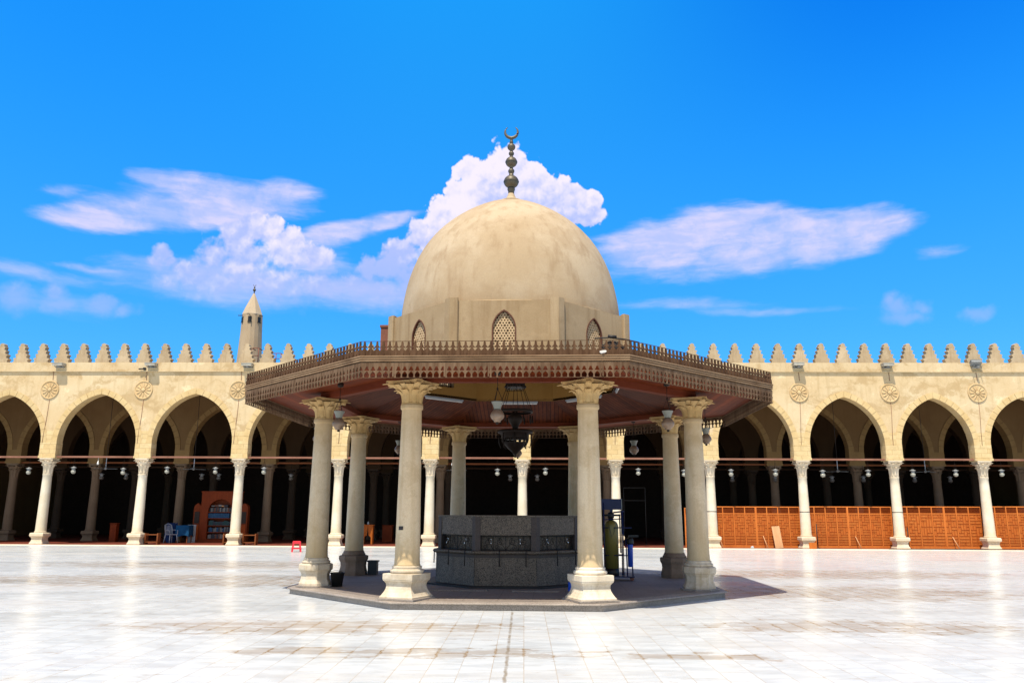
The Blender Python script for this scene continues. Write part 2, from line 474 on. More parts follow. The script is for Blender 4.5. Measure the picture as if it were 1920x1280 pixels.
    # the joints themselves: the long ones clear, the cross ones faint
    along = t.math('FRACT', t.math('ADD', t.math('DIVIDE', t.sep(rot.outputs[0])[1], 0.335), 50.0))
    long_ = t.math('GREATER_THAN', t.math('ABSOLUTE', t.math('SUBTRACT', along, 0.5)), 0.47)
    joint = t.math('MULTIPLY', joint, t.math('ADD', 0.35, t.math('MULTIPLY', long_, 0.65)))
    jd = t.noise(p, 1.2, 4, 0.6)
    c = t.mix(t.math('MULTIPLY', joint, t.step(jd, 0.3, 0.7, 0.45, 1.0)), c, col(0.42, 0.35, 0.265))
    rgh = t.step(band, 0.35, 0.65, 0.17, 0.34, 'LINEAR')
    h = t.math('SUBTRACT', t.math('MULTIPLY', fine, 0.25), joint)
    return t.done(c, rgh, h, 0.12, 0.006, 0.5)


M['marble'] = make_marble()


def make_granite(name, lo, hi, speck, scale, rough, tiles=None, stain=0.0):
    t = NT(name)
    p = t.shifted()
    v = t.n('ShaderNodeTexVoronoi')
    t.put(v, 'Vector', p)
    v.inputs['Scale'].default_value = scale
    g = t.sep(v.outputs['Color'])[0]
    c = t.mix(g, col(*lo), col(*hi))
    c = t.mix(t.step(t.sep(v.outputs['Color'])[1], 0.78, 0.86), c, col(*speck))
    n = t.noise(p, 1.6, 6, 0.65)
    k = t.step(n, 0.3, 0.7, 0.78, 1.12, 'LINEAR')
    c = t.mix(1.0, c, t.comb(k, k, k), 'MULTIPLY')
    h = n
    if tiles:
        br = t.n('ShaderNodeTexBrick', offset=0.0)
        t.put(br, 'Vector', t.obj)
        br.inputs['Scale'].default_value = 1.0
        br.inputs['Brick Width'].default_value = tiles
        br.inputs['Row Height'].default_value = tiles
        br.inputs['Mortar Size'].default_value = 0.006
        c = t.mix(t.math('MULTIPLY', br.outputs['Fac'], 0.5), c, col(0.05, 0.045, 0.04))
        w = t.noise(t.obj, 0.9, 5, 0.6)
        c = t.mix(t.step(w, 0.5, 0.72, 0.0, 0.5), c, col(0.12, 0.10, 0.09))
    if stain:
        r = t.noise(t.vec('MULTIPLY', p, (5, 5, 0.5)), 1.5, 5, 0.6)
        c = t.mix(t.step(r, 0.5, 0.75, 0.0, stain), c, col(0.05, 0.04, 0.035))
    return t.done(c, rough, h, 0.1, 0.005, 0.45)


M['pavement'] = make_granite('grey_pavement', (0.22, 0.18, 0.15), (0.29, 0.24, 0.20), (0.15, 0.12, 0.10), 90, 0.65, 0.6)
M['step_granite'] = make_granite('step_granite', (0.27, 0.23, 0.19), (0.39, 0.335, 0.285), (0.16, 0.135, 0.115), 110, 0.6)
M['basin_granite'] = make_granite('basin_granite', (0.095, 0.07, 0.047), (0.225, 0.175, 0.125), (0.04, 0.03, 0.022), 80, 0.6, None, 0.5)
M['slate'] = make_granite('dark_slate', (0.062, 0.044, 0.036), (0.078, 0.057, 0.047), (0.05, 0.036, 0.03), 60, 0.6)


def make_wood(name, c1, c2, dark, axis, rough=0.6, boards=None, gap=0.1, grain=1.0, bump=0.3, spec=0.12):
    """axis 0/1/2 is the grain direction; boards = (axis across, width)"""
    t = NT(name)
    p = t.shifted()
    st = [9.0 * grain] * 3
    st[axis] = 0.7 * grain
    n = t.noise(t.vec('MULTIPLY', p, tuple(st)), 1.6, 6, 0.65)
    c = t.mix(t.step(n, 0.3, 0.7), col(*c1), col(*c2))
    b = t.noise(p, 1.8, 5, 0.6)
    c = t.mix(t.step(b, 0.45, 0.75, 0.0, 0.6), c, col(*dark))
    h = n
    if boards:
        ax, w = boards
        q = t.math('DIVIDE', t.sep(t.obj)[ax], w)
        fr = t.math('FRACT', t.math('ADD', q, 100.0))
        idn = t.math('FLOOR', t.math('ADD', q, 100.0))
        wh = t.n('ShaderNodeTexWhiteNoise', noise_dimensions='1D')
        t.put(wh, 'W', idn)
        k = t.step(wh.outputs[0], 0, 1, 0.72, 1.2, 'LINEAR')
        c = t.mix(1.0, c, t.comb(k, k, k), 'MULTIPLY')
        g = t.math('LESS_THAN', fr, gap)
        c = t.mix(t.math('MULTIPLY', g, 0.8), c, col(dark[0] * 0.4, dark[1] * 0.4, dark[2] * 0.4))
        h = t.math('SUBTRACT', t.math('MULTIPLY', n, 0.3), g)
    return t.done(c, rough, h, bump, 0.008, spec)


M['old_wood'] = make_wood('weathered_wood', (0.07, 0.034, 0.016), (0.125, 0.069, 0.037), (0.035, 0.016, 0.008), 2, 0.85, bump=0.5)
M['fret_wood'] = make_wood('fret_wood', (0.10, 0.055, 0.029), (0.185, 0.118, 0.07), (0.042, 0.021, 0.011), 2, 0.85, bump=0.5)
M['cornice_wood'] = make_wood('cornice_wood', (0.22, 0.13, 0.07), (0.32, 0.215, 0.128), (0.09, 0.048, 0.026), 0, 0.8)
M['soffit_wood'] = make_wood('soffit_wood', (0.145, 0.024, 0.004), (0.19, 0.036, 0.006), (0.09, 0.015, 0.003), 0, 0.7, (1, 0.13), 0.05)
M['ceiling_wood'] = make_wood('ceiling_wood', (0.10, 0.021, 0.005), (0.15, 0.036, 0.010), (0.05, 0.010, 0.003), 1, 0.7, (0, 0.105), 0.18)
M['beam_wood'] = make_wood('beam_wood', (0.12, 0.023, 0.008), (0.16, 0.035, 0.013), (0.08, 0.016, 0.006), 0, 0.7)
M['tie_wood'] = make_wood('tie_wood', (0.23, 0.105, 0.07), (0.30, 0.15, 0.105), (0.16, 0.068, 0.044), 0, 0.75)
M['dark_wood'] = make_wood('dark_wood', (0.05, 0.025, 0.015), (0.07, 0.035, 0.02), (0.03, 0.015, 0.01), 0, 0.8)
M['screen_wood'] = make_wood('screen_wood', (0.55, 0.15, 0.028), (0.62, 0.20, 0.042), (0.44, 0.11, 0.02), 2, 0.45)
M['screen_back'] = make_wood('screen_back', (0.27, 0.05, 0.008), (0.32, 0.065, 0.011), (0.2, 0.035, 0.006), 2, 0.6)
M['case_wood'] = make_wood('case_wood', (0.16, 0.026, 0.004), (0.20, 0.036, 0.006), (0.12, 0.019, 0.003), 2, 0.5)
M['orange_wood'] = make_wood('orange_wood', (0.40, 0.105, 0.016), (0.46, 0.135, 0.022), (0.32, 0.075, 0.01), 2, 0.5)
M['plank_wood'] = make_wood('plank_wood', (0.50, 0.27, 0.13), (0.58, 0.34, 0.18), (0.42, 0.21, 0.10), 2, 0.8)
M['bench_wood'] = make_wood('bench_wood', (0.19, 0.06, 0.02), (0.23, 0.08, 0.03), (0.14, 0.042, 0.014), 0, 0.6)
M['iron_grey'] = plain('iron_grey', (0.06, 0.058, 0.055), 0.5, 0.4)
M['iron'] = plain('black_iron', (0.018, 0.015, 0.014), 0.55, 0.4)
M['bronze'] = plain('dull_bronze', (0.10, 0.085, 0.06), 0.5, 0.5, 0.4)
M['dark_brass'] = plain('dark_brass', (0.014, 0.007, 0.004), 0.6, 0.25)
M['chrome'] = plain('tap_metal', (0.7, 0.7, 0.68), 0.2, 0.5, 1.0, 0.05)
M['globe_shaded'] = plain('opal_glass_shaded', (0.12, 0.11, 0.095), 0.3, 0.4, 0, 0.06)  # globe glass darkened to carry the shade deeper inside
M['globe'] = plain('opal_glass', (0.33, 0.33, 0.28), 0.22, 0.5, 0, 0.06)
M['globe_amber'] = plain('amber_glass', (0.22, 0.145, 0.095), 0.28, 0.4, 0, 0.25)
M['shade_glass'] = plain('shade_glass', (0.20, 0.20, 0.165), 0.28, 0.4, 0, 0.1)
M['glass'] = plain('lantern_glass', (0.03, 0.018, 0.012), 0.5, 0.2)
M['flood'] = plain('pale_metal', (0.40, 0.375, 0.31), 0.5, 0.4)
M['flood_grey'] = plain('grey_metal', (0.22, 0.23, 0.23), 0.4, 0.4)
M['tube'] = plain('tube_glass', (0.80, 0.80, 0.78), 0.3, 0.5, 0, 0.03)
M['carpet'] = plain('red_carpet', (0.15, 0.042, 0.028), 0.95, 0.05, 0, 0.3, 2.5)
M['kerb'] = masonry('kerb_stone', (0.72, 0.63, 0.48), (0.78, 0.71, 0.58), (0.58, 0.47, 0.30), 1.5, 0.2)
M['back_wall'] = plain('dark_back_wall', (0.035, 0.022, 0.016), 0.9, 0.1)  # unlit depth of the hall put into a near-black wall colour
M['black_plastic'] = plain('black_plastic', (0.012, 0.012, 0.012), 0.45, 0.4)
M['red_plastic'] = plain('red_plastic', (0.72, 0.035, 0.055), 0.35, 0.5, 0, 0.08)
M['white_plastic'] = plain('white_plastic', (0.42, 0.47, 0.53), 0.35, 0.5, 0, 0.06)
M['blue_cloth'] = plain('blue_cloth', (0.012, 0.075, 0.18), 0.9, 0.1, 0, 0.2)
M['navy_cloth'] = plain('navy_cloth', (0.018, 0.045, 0.15), 0.9, 0.1, 0, 0.2)
M['blue_paint'] = plain('blue_paint', (0.006, 0.013, 0.07), 0.45, 0.4)
M['blue_plastic'] = plain('blue_plastic', (0.012, 0.07, 0.50), 0.35, 0.5)
M['olive'] = plain('olive_tank', (0.19, 0.155, 0.032), 0.35, 0.5, 0, 0.15, 2.0)
M['white_card'] = plain('white_card', (0.40, 0.42, 0.44), 0.7, 0.2, 0, 0.08)
M['book_blue'] = plain('book_blue', (0.013, 0.065, 0.145), 0.6, 0.3)
M['book_dark'] = plain('book_dark', (0.03, 0.035, 0.045), 0.6, 0.3)
M['book_green'] = plain('book_green', (0.02, 0.06, 0.06), 0.6, 0.3)
M['book_white'] = plain('book_white', (0.16, 0.16, 0.15), 0.7, 0.2)
M['book_brown'] = plain('book_brown', (0.12, 0.05, 0.03), 0.6, 0.3)
M['stucco_grille'] = plain('stucco_grille', (0.56, 0.41, 0.24), 0.85, 0.2, 0, 0.12)
M['frame_dark'] = plain('window_frame', (0.12, 0.05, 0.03), 0.7, 0.2)
M['rust'] = plain('rusty_sheet', (0.22, 0.09, 0.06), 0.8, 0.2)
M['rag'] = plain('dark_rag', (0.03, 0.026, 0.024), 0.95, 0.1, 0, 0.4, 9)
M['pale_rag'] = plain('pale_rag', (0.55, 0.52, 0.48), 0.9, 0.1)
M['plaque'] = plain('plaque', (0.03, 0.022, 0.02), 0.5, 0.4)


# ------------------------------------------------------------------ mesh helpers
class MB:
    def __init__(s):
        s.v, s.f, s.s = [], [], []

    def add(s, verts, faces, smooth=False):
        o = len(s.v)
        s.v += [tuple(x) for x in verts]
        s.f += [tuple(i + o for i in f) for f in faces]
        s.s += [smooth] * len(faces)
        return s

    def box(s, x0, x1, y0, y1, z0, z1):
        v = [(x0, y0, z0), (x1, y0, z0), (x1, y1, z0), (x0, y1, z0), (x0, y0, z1), (x1, y0, z1), (x1, y1, z1), (x0, y1, z1)]
        return s.add(v, [(3, 2, 1, 0), (4, 5, 6, 7), (0, 1, 5, 4), (1, 2, 6, 5), (2, 3, 7, 6), (3, 0, 4, 7)])

    def prism(s, poly, y0, y1, back=True):
        """outline of (x, z) points, counter-clockwise seen from -y, pushed from y0 to y1"""
        n = len(poly)
        v = [(x, y0, z) for x, z in poly] + [(x, y1, z) for x, z in poly]
        f = [tuple(range(n))] + ([tuple(range(2 * n - 1, n - 1, -1))] if back else [])
        f += [(i, i + n, (i + 1) % n + n, (i + 1) % n) for i in range(n)]
        return s.add(v, f)

    def flat(s, poly, z0, z1):
        """outline of (x, y) points, counter-clockwise seen from above, raised from z0 to z1"""
        n = len(poly)
        v = [(x, y, z0) for x, y in poly] + [(x, y, z1) for x, y in poly]
        f = [tuple(range(n - 1, -1, -1)), tuple(range(n, 2 * n))]
        f += [(i, (i + 1) % n, (i + 1) % n + n, i + n) for i in range(n)]
        return s.add(v, f)

    def lathe(s, prof, n=24, rot=0.0, cx=0, cy=0, smooth=True, cap0=True, cap1=True, k=1.0):
        v, f = [], []
        for r, z in prof:
            for i in range(n):
                a = rot + 2 * PI * i / n
                v.append((cx + r * k * math.cos(a), cy + r * k * math.sin(a), z))
        for j in range(len(prof) - 1):
            for i in range(n):
                i2 = (i + 1) % n
                f.append((j * n + i, j * n + i2, (j + 1) * n + i2, (j + 1) * n + i))
        s.add(v, f, smooth)
        m = len(prof) - 1
        o = len(s.v) - len(v)
        if cap0:
            s.f.append(tuple(o + i for i in range(n - 1, -1, -1)))
            s.s.append(False)
        if cap1:
            s.f.append(tuple(o + m * n + i for i in range(n)))
            s.s.append(False)
        return s

    def square(s, prof, cx=0, cy=0):
        return s.lathe(prof, 4, PI / 4, cx, cy, False, k=math.sqrt(2))

    def octagon(s, prof, cx=0, cy=0, caps=True):
        """radii are face distances"""
        return s.lathe(prof, 8, PI / 8, cx, cy, False, caps, caps, k=1 / math.cos(PI / 8))

    def tube(s, pts, r, n=6, caps=True):
        pts = [Vector(p) for p in pts]
        v, f = [], []
        for i, p in enumerate(pts):
            d = (pts[min(i + 1, len(pts) - 1)] - pts[max(i - 1, 0)]).normalized()
            up = Vector((0, 0, 1)) if abs(d.z) < 0.9 else Vector((1, 0, 0))
            a = d.cross(up).normalized()
            b = a.cross(d).normalized()
            rr = r[i] if isinstance(r, (list, tuple)) else r
            for k in range(n):
                t = 2 * PI * k / n
                v.append(p + a * (rr * math.cos(t)) + b * (rr * math.sin(t)))
        for i in range(len(pts) - 1):
            for k in range(n):
                k2 = (k + 1) % n
                f.append((i * n + k, (i + 1) * n + k, (i + 1) * n + k2, i * n + k2))
        if caps:
            f.append(tuple(range(n)))
            f.append(tuple(range((len(pts) - 1) * n + n - 1, (len(pts) - 1) * n - 1, -1)))
        return s.add(v, f, n > 4)

    def sheet(s, rows, thick=0.0, normal_dir=None, smooth=True):
        """grid of points; with thickness the back is offset along the given vectors"""
        nr, nc = len(rows), len(rows[0])
        v = [p for r in rows for p in r]
        f = []
        for i in range(nr - 1):
            for j in range(nc - 1):
                f.append((i * nc + j, i * nc + j + 1, (i + 1) * nc + j + 1, (i + 1) * nc + j))
        if normal_dir is not None:
            o = len(v)
            v = v + [tuple(Vector(p) - Vector(d) * thick) for p, d in zip(v, normal_dir)]
            f = f + [tuple(o + i for i in reversed(q)) for q in f]
            edge = [(0, j) for j in range(nc)] + [(i, nc - 1) for i in range(1, nr)] + \
                   [(nr - 1, j) for j in range(nc - 2, -1, -1)] + [(i, 0) for i in range(nr - 2, 0, -1)]
            e = [i * nc + j for i, j in edge]
            for a, b in zip(e, e[1:] + e[:1]):
                f.append((b, a, a + o, b + o))
        return s.add(v, f, smooth)

    def mesh(s, name):
        m = bpy.data.meshes.new(name)
        m.from_pydata(s.v, [], s.f)
        m.polygons.foreach_set('use_smooth', s.s)
        m.update()
        return m


def obj(name, mb, m, parent=None, loc=(0, 0, 0), rotz=0.0, label=None):
    me = mb if isinstance(mb, bpy.types.Mesh) else mb.mesh(name)
    if m is not None and not me.materials:
        me.materials.append(M[m])
    o = bpy.data.objects.new(name, me)
    COL.objects.link(o)
    o.location = loc
    o.rotation_euler = (0, 0, rotz)
    if parent is not None:
        o.parent = parent
    if label:
        o['label'] = label
    return o


def thing(name, label, cat, loc=(0, 0, 0), rotz=0.0, group=None):
    o = bpy.data.objects.new(name, None)
    COL.objects.link(o)
    o.location = loc
    o.rotation_euler = (0, 0, rotz)
    return tag(o, label, cat, group)


def tag(o, label, cat, group=None):
    o['label'] = label
    o['category'] = cat
    if group:
        o['group'] = group
    return o


def struct(name, mb, m, loc=(0, 0, 0), rotz=0.0):
    o = obj(name, mb, m, None, loc, rotz)
    o['kind'] = 'structure'
    return o


def bevel(o, w=0.01, seg=2):
    b = o.modifiers.new('bevel', 'BEVEL')
    b.width = w
    b.segments = seg
    b.limit_method = 'ANGLE'
    b.angle_limit = R(40)
    return o


def dup(root, loc=None, rotz=None, label=None, parent=None):
    def copy(o, par):
        c = o.copy()
        COL.objects.link(c)
        if par is not None:
            c.parent = par
        for ch in list(o.children):
            copy(ch, c)
        return c
    r = copy(root, parent)
    if loc is not None:
        r.location = loc
    if rotz is not None:
        r.rotation_euler = (0, 0, rotz)
    if label:
        r['label'] = label
    return r


ORD = ['first', 'second', 'third', 'fourth', 'fifth', 'sixth', 'seventh', 'eighth', 'ninth', 'tenth', 'eleventh', 'twelfth',
       'thirteenth', 'fourteenth']


# carved capital shared by both kinds of column ----------------------------------------------------------
def capital_mesh(rb, rt, h, detail=1):
    mb = MB()
    prof = [(rb, 0), (rb * 1.07, 0.015 * h), (rb * 1.07, 0.05 * h), (rb * 1.0, 0.07 * h)]

    def bell(t):
        return rb * (0.97 + 0.10 * t) + (rt * 0.74 - rb) * t ** 2.4
    prof += [(bell(t), h * (0.07 + 0.80 * t)) for t in (0.1, 0.3, 0.5, 0.7, 0.85, 1.0)]
    mb.lathe(prof, 24)

    def leaf(ang, top, w0, curl, base_off, nu=5, nv=8):
        rows, nrm = [], []
        for j in range(nv):
            t = j / (nv - 1)
            z = h * (0.06 + (top - 0.06) * min(1.0, t * 1.12))
            zt = (z / h - 0.07) / 0.80
            out = base_off + curl * max(0, t - 0.45) ** 2 * 3.3
            if t > 0.9:
                z -= h * 0.05 * (t - 0.9) * 10
            r = bell(min(1, max(0, zt))) + out
            w = w0 * (0.80 + 0.45 * math.sin(PI * min(1, t * 0.80))) * (1.0 if t < 0.75 else math.sqrt(max(0.0, 1 - ((t - 0.75) / 0.27) ** 2)))
            row = []
            for i in range(nu):
                u = 2 * i / (nu - 1) - 1
                a = ang + u * w / r
                rr = r - 0.22 * w * u * u + (0.05 * w if i == nu // 2 else 0)
                row.append((rr * math.cos(a), rr * math.sin(a), z))
                nrm.append((math.cos(a), math.sin(a), 0.2))
            rows.append(row)
        mb.sheet(rows, 0.03 * h + 0.006, nrm)
    n = 8
    for i in range(n):
        a = 2 * PI * i / n
        leaf(a, 0.62, rb * 0.345, rt * 0.27, 0.012 * rb * 4, 7, 10)
        if detail:
            leaf(a + PI / n, 0.83, rb * 0.44, rt * 0.40, 0.004 * rb * 4, 5, 9)
    for i in range(4):
        a = PI / 4 + i * PI / 2
        leaf(a, 0.89, rb * 0.30, rt * 0.62, 0.012, 5, 10)
        leaf(a + PI / 4, 0.88, rb * 0.34, rt * 0.20, 0.02, 5, 8)
        # corner scroll
        cx, cy = rt * 1.02 * math.cos(a), rt * 1.02 * math.sin(a)
        mb.lathe([(0.001, 0.76 * h), (0.13 * rt, 0.79 * h), (0.17 * rt, 0.84 * h), (0.12 * rt, 0.885 * h), (0.02, 0.89 * h)], 8, 0, cx, cy)
    # hollow-sided slab on top
    for z0, z1, k in ((0.87 * h, 0.935 * h, 1.0), (0.935 * h, h, 1.06)):
        poly = []
        for i in range(4):
            a0 = PI / 4 + i * PI / 2
            c0 = Vector((math.cos(a0), math.sin(a0))) * rt * 1.16 * k
            tn = Vector((-math.sin(a0), math.cos(a0))) * rt * 0.13
            poly += [tuple(c0 - tn), tuple(c0 + tn)]
            for q in (0.25, 0.5, 0.75):
                a = a0 + q * PI / 2
                rr = rt * k * (0.80 + 0.16 * abs(q - 0.5) * 2 * 0.8)
                poly.append((rr * math.cos(a), rr * math.sin(a)))
        mb.flat(poly, z0, z1)
    return mb.mesh('capital')

# ------------------------------------------------------------------ courtyard paving
CX, CY, PHI = -0.0372, 18.42, -0.04802
AY, ATH = 40.44, -0.02301
g = MB().add([(-150, -110, 0), (150, -110, 0), (150, 190, 0), (-150, 190, 0)], [(0, 1, 2, 3)])
struct('courtyard_paving', g, 'marble')

# ------------------------------------------------------------------ the fountain pavilion
pav = thing('fountain_pavilion', 'octagonal domed pavilion on eight pale columns with a wooden canopy, standing in the white courtyard',
            'pavilion', (CX, CY, 0), PHI)
T8 = math.tan(PI / 8)
HP = 0.13
mb = MB().octagon([(4.335, 0.0), (4.335, 0.088)])
plat = obj('platform', mb, 'step_granite', pav)
mb = MB().octagon([(4.335, 0.088), (4.375, 0.092), (4.39, 0.104), (4.385, 0.118), (4.37, 0.126), (4.10, 0.1262)], 0, 0)
obj('nosing', mb, 'step_granite', plat)
mb = MB().octagon([(4.10, 0.1263), (4.10, HP)])
obj('paving', mb, 'pavement', plat)

# columns: shaft with carved capital and moulded base
mb = MB()
prof = [(0.225, 0.56), (0.236, 0.575), (0.226, 0.59), (0.223, 0.66)]
for i in range(9):
    t = i / 8
    prof.append((0.220 - 0.040 * t ** 1.25, 0.68 + t * (3.30 - 0.68)))
prof += [(0.184, 3.305), (0.200, 3.315), (0.207, 3.335), (0.204, 3.36), (0.206, 3.385), (0.200, 3.397), (0.180, 3.40)]
mb.lathe(prof, 40)
shaft_me = mb.mesh('shaft')
cap_me = capital_mesh(0.182, 0.395, 0.414)
# square moulded pedestal
mb = MB().square([(0.335, 0.03), (0.335, 0.055), (0.315, 0.075), (0.285, 0.125), (0.262, 0.175), (0.252, 0.225), (0.258, 0.27),
                  (0.280, 0.305), (0.296, 0.318), (0.296, 0.335), (0.302, 0.34), (0.302, 0.43), (0.292, 0.437)])
mb.lathe([(0.275, 0.435), (0.29, 0.455), (0.296, 0.475), (0.288, 0.497), (0.262, 0.507), (0.255, 0.52), (0.262, 0.532), (0.262, 0.55), (0.245, 0.562), (0.23, 0.568)], 32)
sq_me = mb.mesh('base')
# eight-sided pedestal
mb = MB().octagon([(0.300, 0.03), (0.300, 0.07), (0.288, 0.10), (0.268, 0.15), (0.262, 0.20), (0.266, 0.26), (0.29, 0.31), (0.312, 0.33), (0.316, 0.36),
                   (0.316, 0.43), (0.302, 0.445), (0.285, 0.455)])
mb.lathe([(0.27, 0.455), (0.285, 0.475), (0.285, 0.50), (0.258, 0.515), (0.25, 0.53), (0.256, 0.545), (0.25, 0.56), (0.232, 0.568)], 32)
oc_me = mb.mesh('base')
# dark eight-sided pedestal
mb = MB().octagon([(0.315, 0.0), (0.318, 0.08), (0.30, 0.14), (0.285, 0.22), (0.295, 0.30), (0.325, 0.36), (0.33, 0.38), (0.33, 0.445), (0.30, 0.46)])
mb.lathe([(0.28, 0.46), (0.285, 0.49), (0.262, 0.51), (0.255, 0.535), (0.24, 0.56), (0.232, 0.568)], 32)
dk_me = mb.mesh('base')
slab_sq = MB().square([(0.375, 0.0), (0.375, 0.03)]).mesh('base_slab')
slab_oc = MB().octagon([(0.36, 0.0), (0.36, 0.03)]).mesh('base_slab')
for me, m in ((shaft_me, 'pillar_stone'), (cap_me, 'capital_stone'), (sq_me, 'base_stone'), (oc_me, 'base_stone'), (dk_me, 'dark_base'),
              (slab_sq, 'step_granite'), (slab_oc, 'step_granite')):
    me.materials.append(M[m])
for i in range(8):
    a = R(-22.5 + 45 * i)
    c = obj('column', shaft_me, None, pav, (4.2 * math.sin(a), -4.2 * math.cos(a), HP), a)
    obj('capital', cap_me, None, c, (0, 0, 3.40), PI / 8 if i % 2 else 0)
    if i in (0, 1, 4, 5):
        b = obj('base', sq_me, None, c)
        obj('base_slab', slab_sq, None, c, (0, 0, 0.0008))
    elif i in (3, 6):
        b = obj('base', dk_me, None, c, (0, 0, 0.001), PI / 8)
    else:
        b = obj('base', oc_me, None, c, (0, 0, 0), PI / 8)
        obj('base_slab', slab_oc, None, c, (0, 0, 0.0008), PI / 8)

# canopy roof
ZB, ZS, ZC = 3.945, 4.045, 4.155          # beam underside, eave soffit, cornice top
mb = MB()
mb.octagon([(5.335, ZC - 0.01), (2.60, 4.80)], caps=False)
canopy = obj('canopy', mb, 'old_wood', pav)


def trap(y0, z0, y1, z1, th, k=1.0):
    """board from the face line y0 (outer) to y1 (inner); front side only, mitred at the octagon corners"""
    a, b = y0 * T8 * k, y1 * T8 * k
    v = [(-a, -y0, z0), (a, -y0, z0), (b, -y1, z1), (-b, -y1, z1)]
    v += [(x, y, z + th) for x, y, z in v]
    return MB().add(v, [(0, 3, 2, 1), (4, 5, 6, 7), (0, 1, 5, 4), (1, 2, 6, 5), (2, 3, 7, 6), (3, 0, 4, 7)])


soffit_me = trap(5.335, ZS, 3.965, 4.075, 0.02).mesh('soffit')
ceil_me = trap(3.795, 4.06, 2.47, 4.50, 0.02).mesh('ceiling')
mb = MB()
a, b = 3.965 * T8, 3.795 * T8
mb.flat([(-a, -3.965), (a, -3.965), (b, -3.795), (-b, -3.795)], ZB, 4.12)
beam_me = mb.mesh('beam')
a, b = 2.47 * T8, 2.42 * T8
rim_me = MB().flat([(-a, -2.47), (a, -2.47), (b, -2.42), (-b, -2.42)], 4.475, 4.53).mesh('rim_board')

# cornice: stepped mouldings
mb = MB()
steps = [(4.030, 4.062, 5.345), (4.062, 4.083, 5.397), (4.083, 4.099, 5.362), (4.099, 4.120, 5.402), (4.120, 4.136, 5.367), (4.136, 4.1565, 5.408)]
for z0, z1, y in steps:
    a, b = y * T8, 5.335 * T8
    mb.flat([(-a, -y), (a, -y), (b, -5.335), (-b, -5.335)], z0, z1)
cornice_me = mb.mesh('cornice')

# fretwork hanging below the cornice: two rows of bell-shaped holes
NU = 42
Yf = 5.385
P = 2 * Yf * T8 / NU


def fret(profile, z0, y_out, y_in):
    """profile: (height, half width in units of the half pitch); elements side by side along the eave"""
    mb = MB()
    for i in range(NU):
        cx = -Yf * T8 + (i + 0.5) * P
        jit = 1 + random.uniform(-0.05, 0.05)
        right = [(cx + min(0.499 if w >= 0.999 else w * jit * 0.5, 0.499) * P, z0 + z) for z, w in profile]
        left = [(2 * cx - x, z) for x, z in reversed(right)]
        mb.prism(right + left, -y_out, -y_in)
    return mb


fr = [(-0.252, 0.30), (-0.235, 0.30), (-0.225, 0.22), (-0.195, 0.20), (-0.170, 0.50), (-0.150, 0.88), (-0.146, 1.0), (-0.136, 1.0), (-0.134, 0.40),
      (-0.118, 0.25), (-0.100, 0.55), (-0.088, 0.62), (-0.075, 0.60), (-0.066, 0.9), (-0.060, 1.0), (0.0, 1.0)]
mb = fret(fr, 4.0385, 5.385, 5.360)
mb.box(-Yf * T8 + 0.005, Yf * T8 - 0.005, -5.381, -5.365, 4.035 - 0.2525, 4.035 - 0.2465)
for k in range(5):                      # cover strips over the panel joints
    x = -Yf * T8 + (k + random.uniform(0.3, 0.7)) * 2 * Yf * T8 / 5
    mb.box(x - 0.012, x + 0.012, -5.391, -5.3845, 3.80, 4.034)
fringe_me = mb.mesh('fringe')
# cresting above it: pointed buds between bottle-shaped gaps
cr = [(0.0, 1.0), (0.085, 1.0), (0.092, 0.80), (0.104, 0.60), (0.118, 0.52), (0.122, 0.30), (0.136, 0.30), (0.139, 0.96), (0.148, 0.86), (0.162, 0.62), (0.178, 0.42),
      (0.194, 0.30), (0.208, 0.38), (0.220, 0.32), (0.234, 0.20), (0.250, 0.18)]
mb = fret(cr, 4.157, 5.385, 5.360)
mb.box(-5.37 * T8 + 0.004, 5.37 * T8 - 0.004, -5.381, -5.364, 4.400, 4.4065)
for i in range(NU):                     # carved ribs on the lower half of each bud
    cx = -Yf * T8 + (i + 0.5) * P
    w = 0.016
    mb.prism([(cx - w, 4.160), (cx + w, 4.160), (cx + 0.022, 4.20), (cx + 0.006, 4.25), (cx - 0.006, 4.25), (cx - 0.022, 4.20)], -5.398, -5.3845)
cresting_me = mb.mesh('cresting')
for me, m in ((soffit_me, 'soffit_wood'), (ceil_me, 'ceiling_wood'), (beam_me, 'beam_wood'), (rim_me, 'dark_wood'), (cornice_me, 'cornice_wood'),
              (fringe_me, 'fret_wood'), (cresting_me, 'old_wood')):
    me.materials.append(M[m])
for i in range(8):
    a = i * PI / 4
    for nm, me in (('soffit', soffit_me), ('ceiling', ceil_me), ('beam', beam_me), ('rim_board', rim_me), ('cornice', cornice_me),
                   ('fringe', fringe_me), ('cresting', cresting_me)):
        obj(nm, me, None, canopy, (0, 0, 0), a)

# drum with pointed windows and corner piers
DO, DI, DZ0, DZ1 = 2.63, 2.42, 4.50, 5.84
WZ0, WS, WA, WH = 4.74, 5.25, 5.63, 0.235      # window sill, spring, apex, half width


def arch_pts(xc, half, zs, za, n=10):
    """pointed arch, right foot to left foot"""
    h = za - zs
    r = (half * half + h * h) / (2 * half)
    t1 = math.asin(min(1, h / r)) if r >= half else PI / 2
    pts = []
    for i in range(n + 1):
        t = t1 * i / n
        pts.append((xc + half - r + r * math.cos(t), zs + r * math.sin(t)))
    return pts + [(2 * xc - x, z) for x, z in reversed(pts[:-1])]


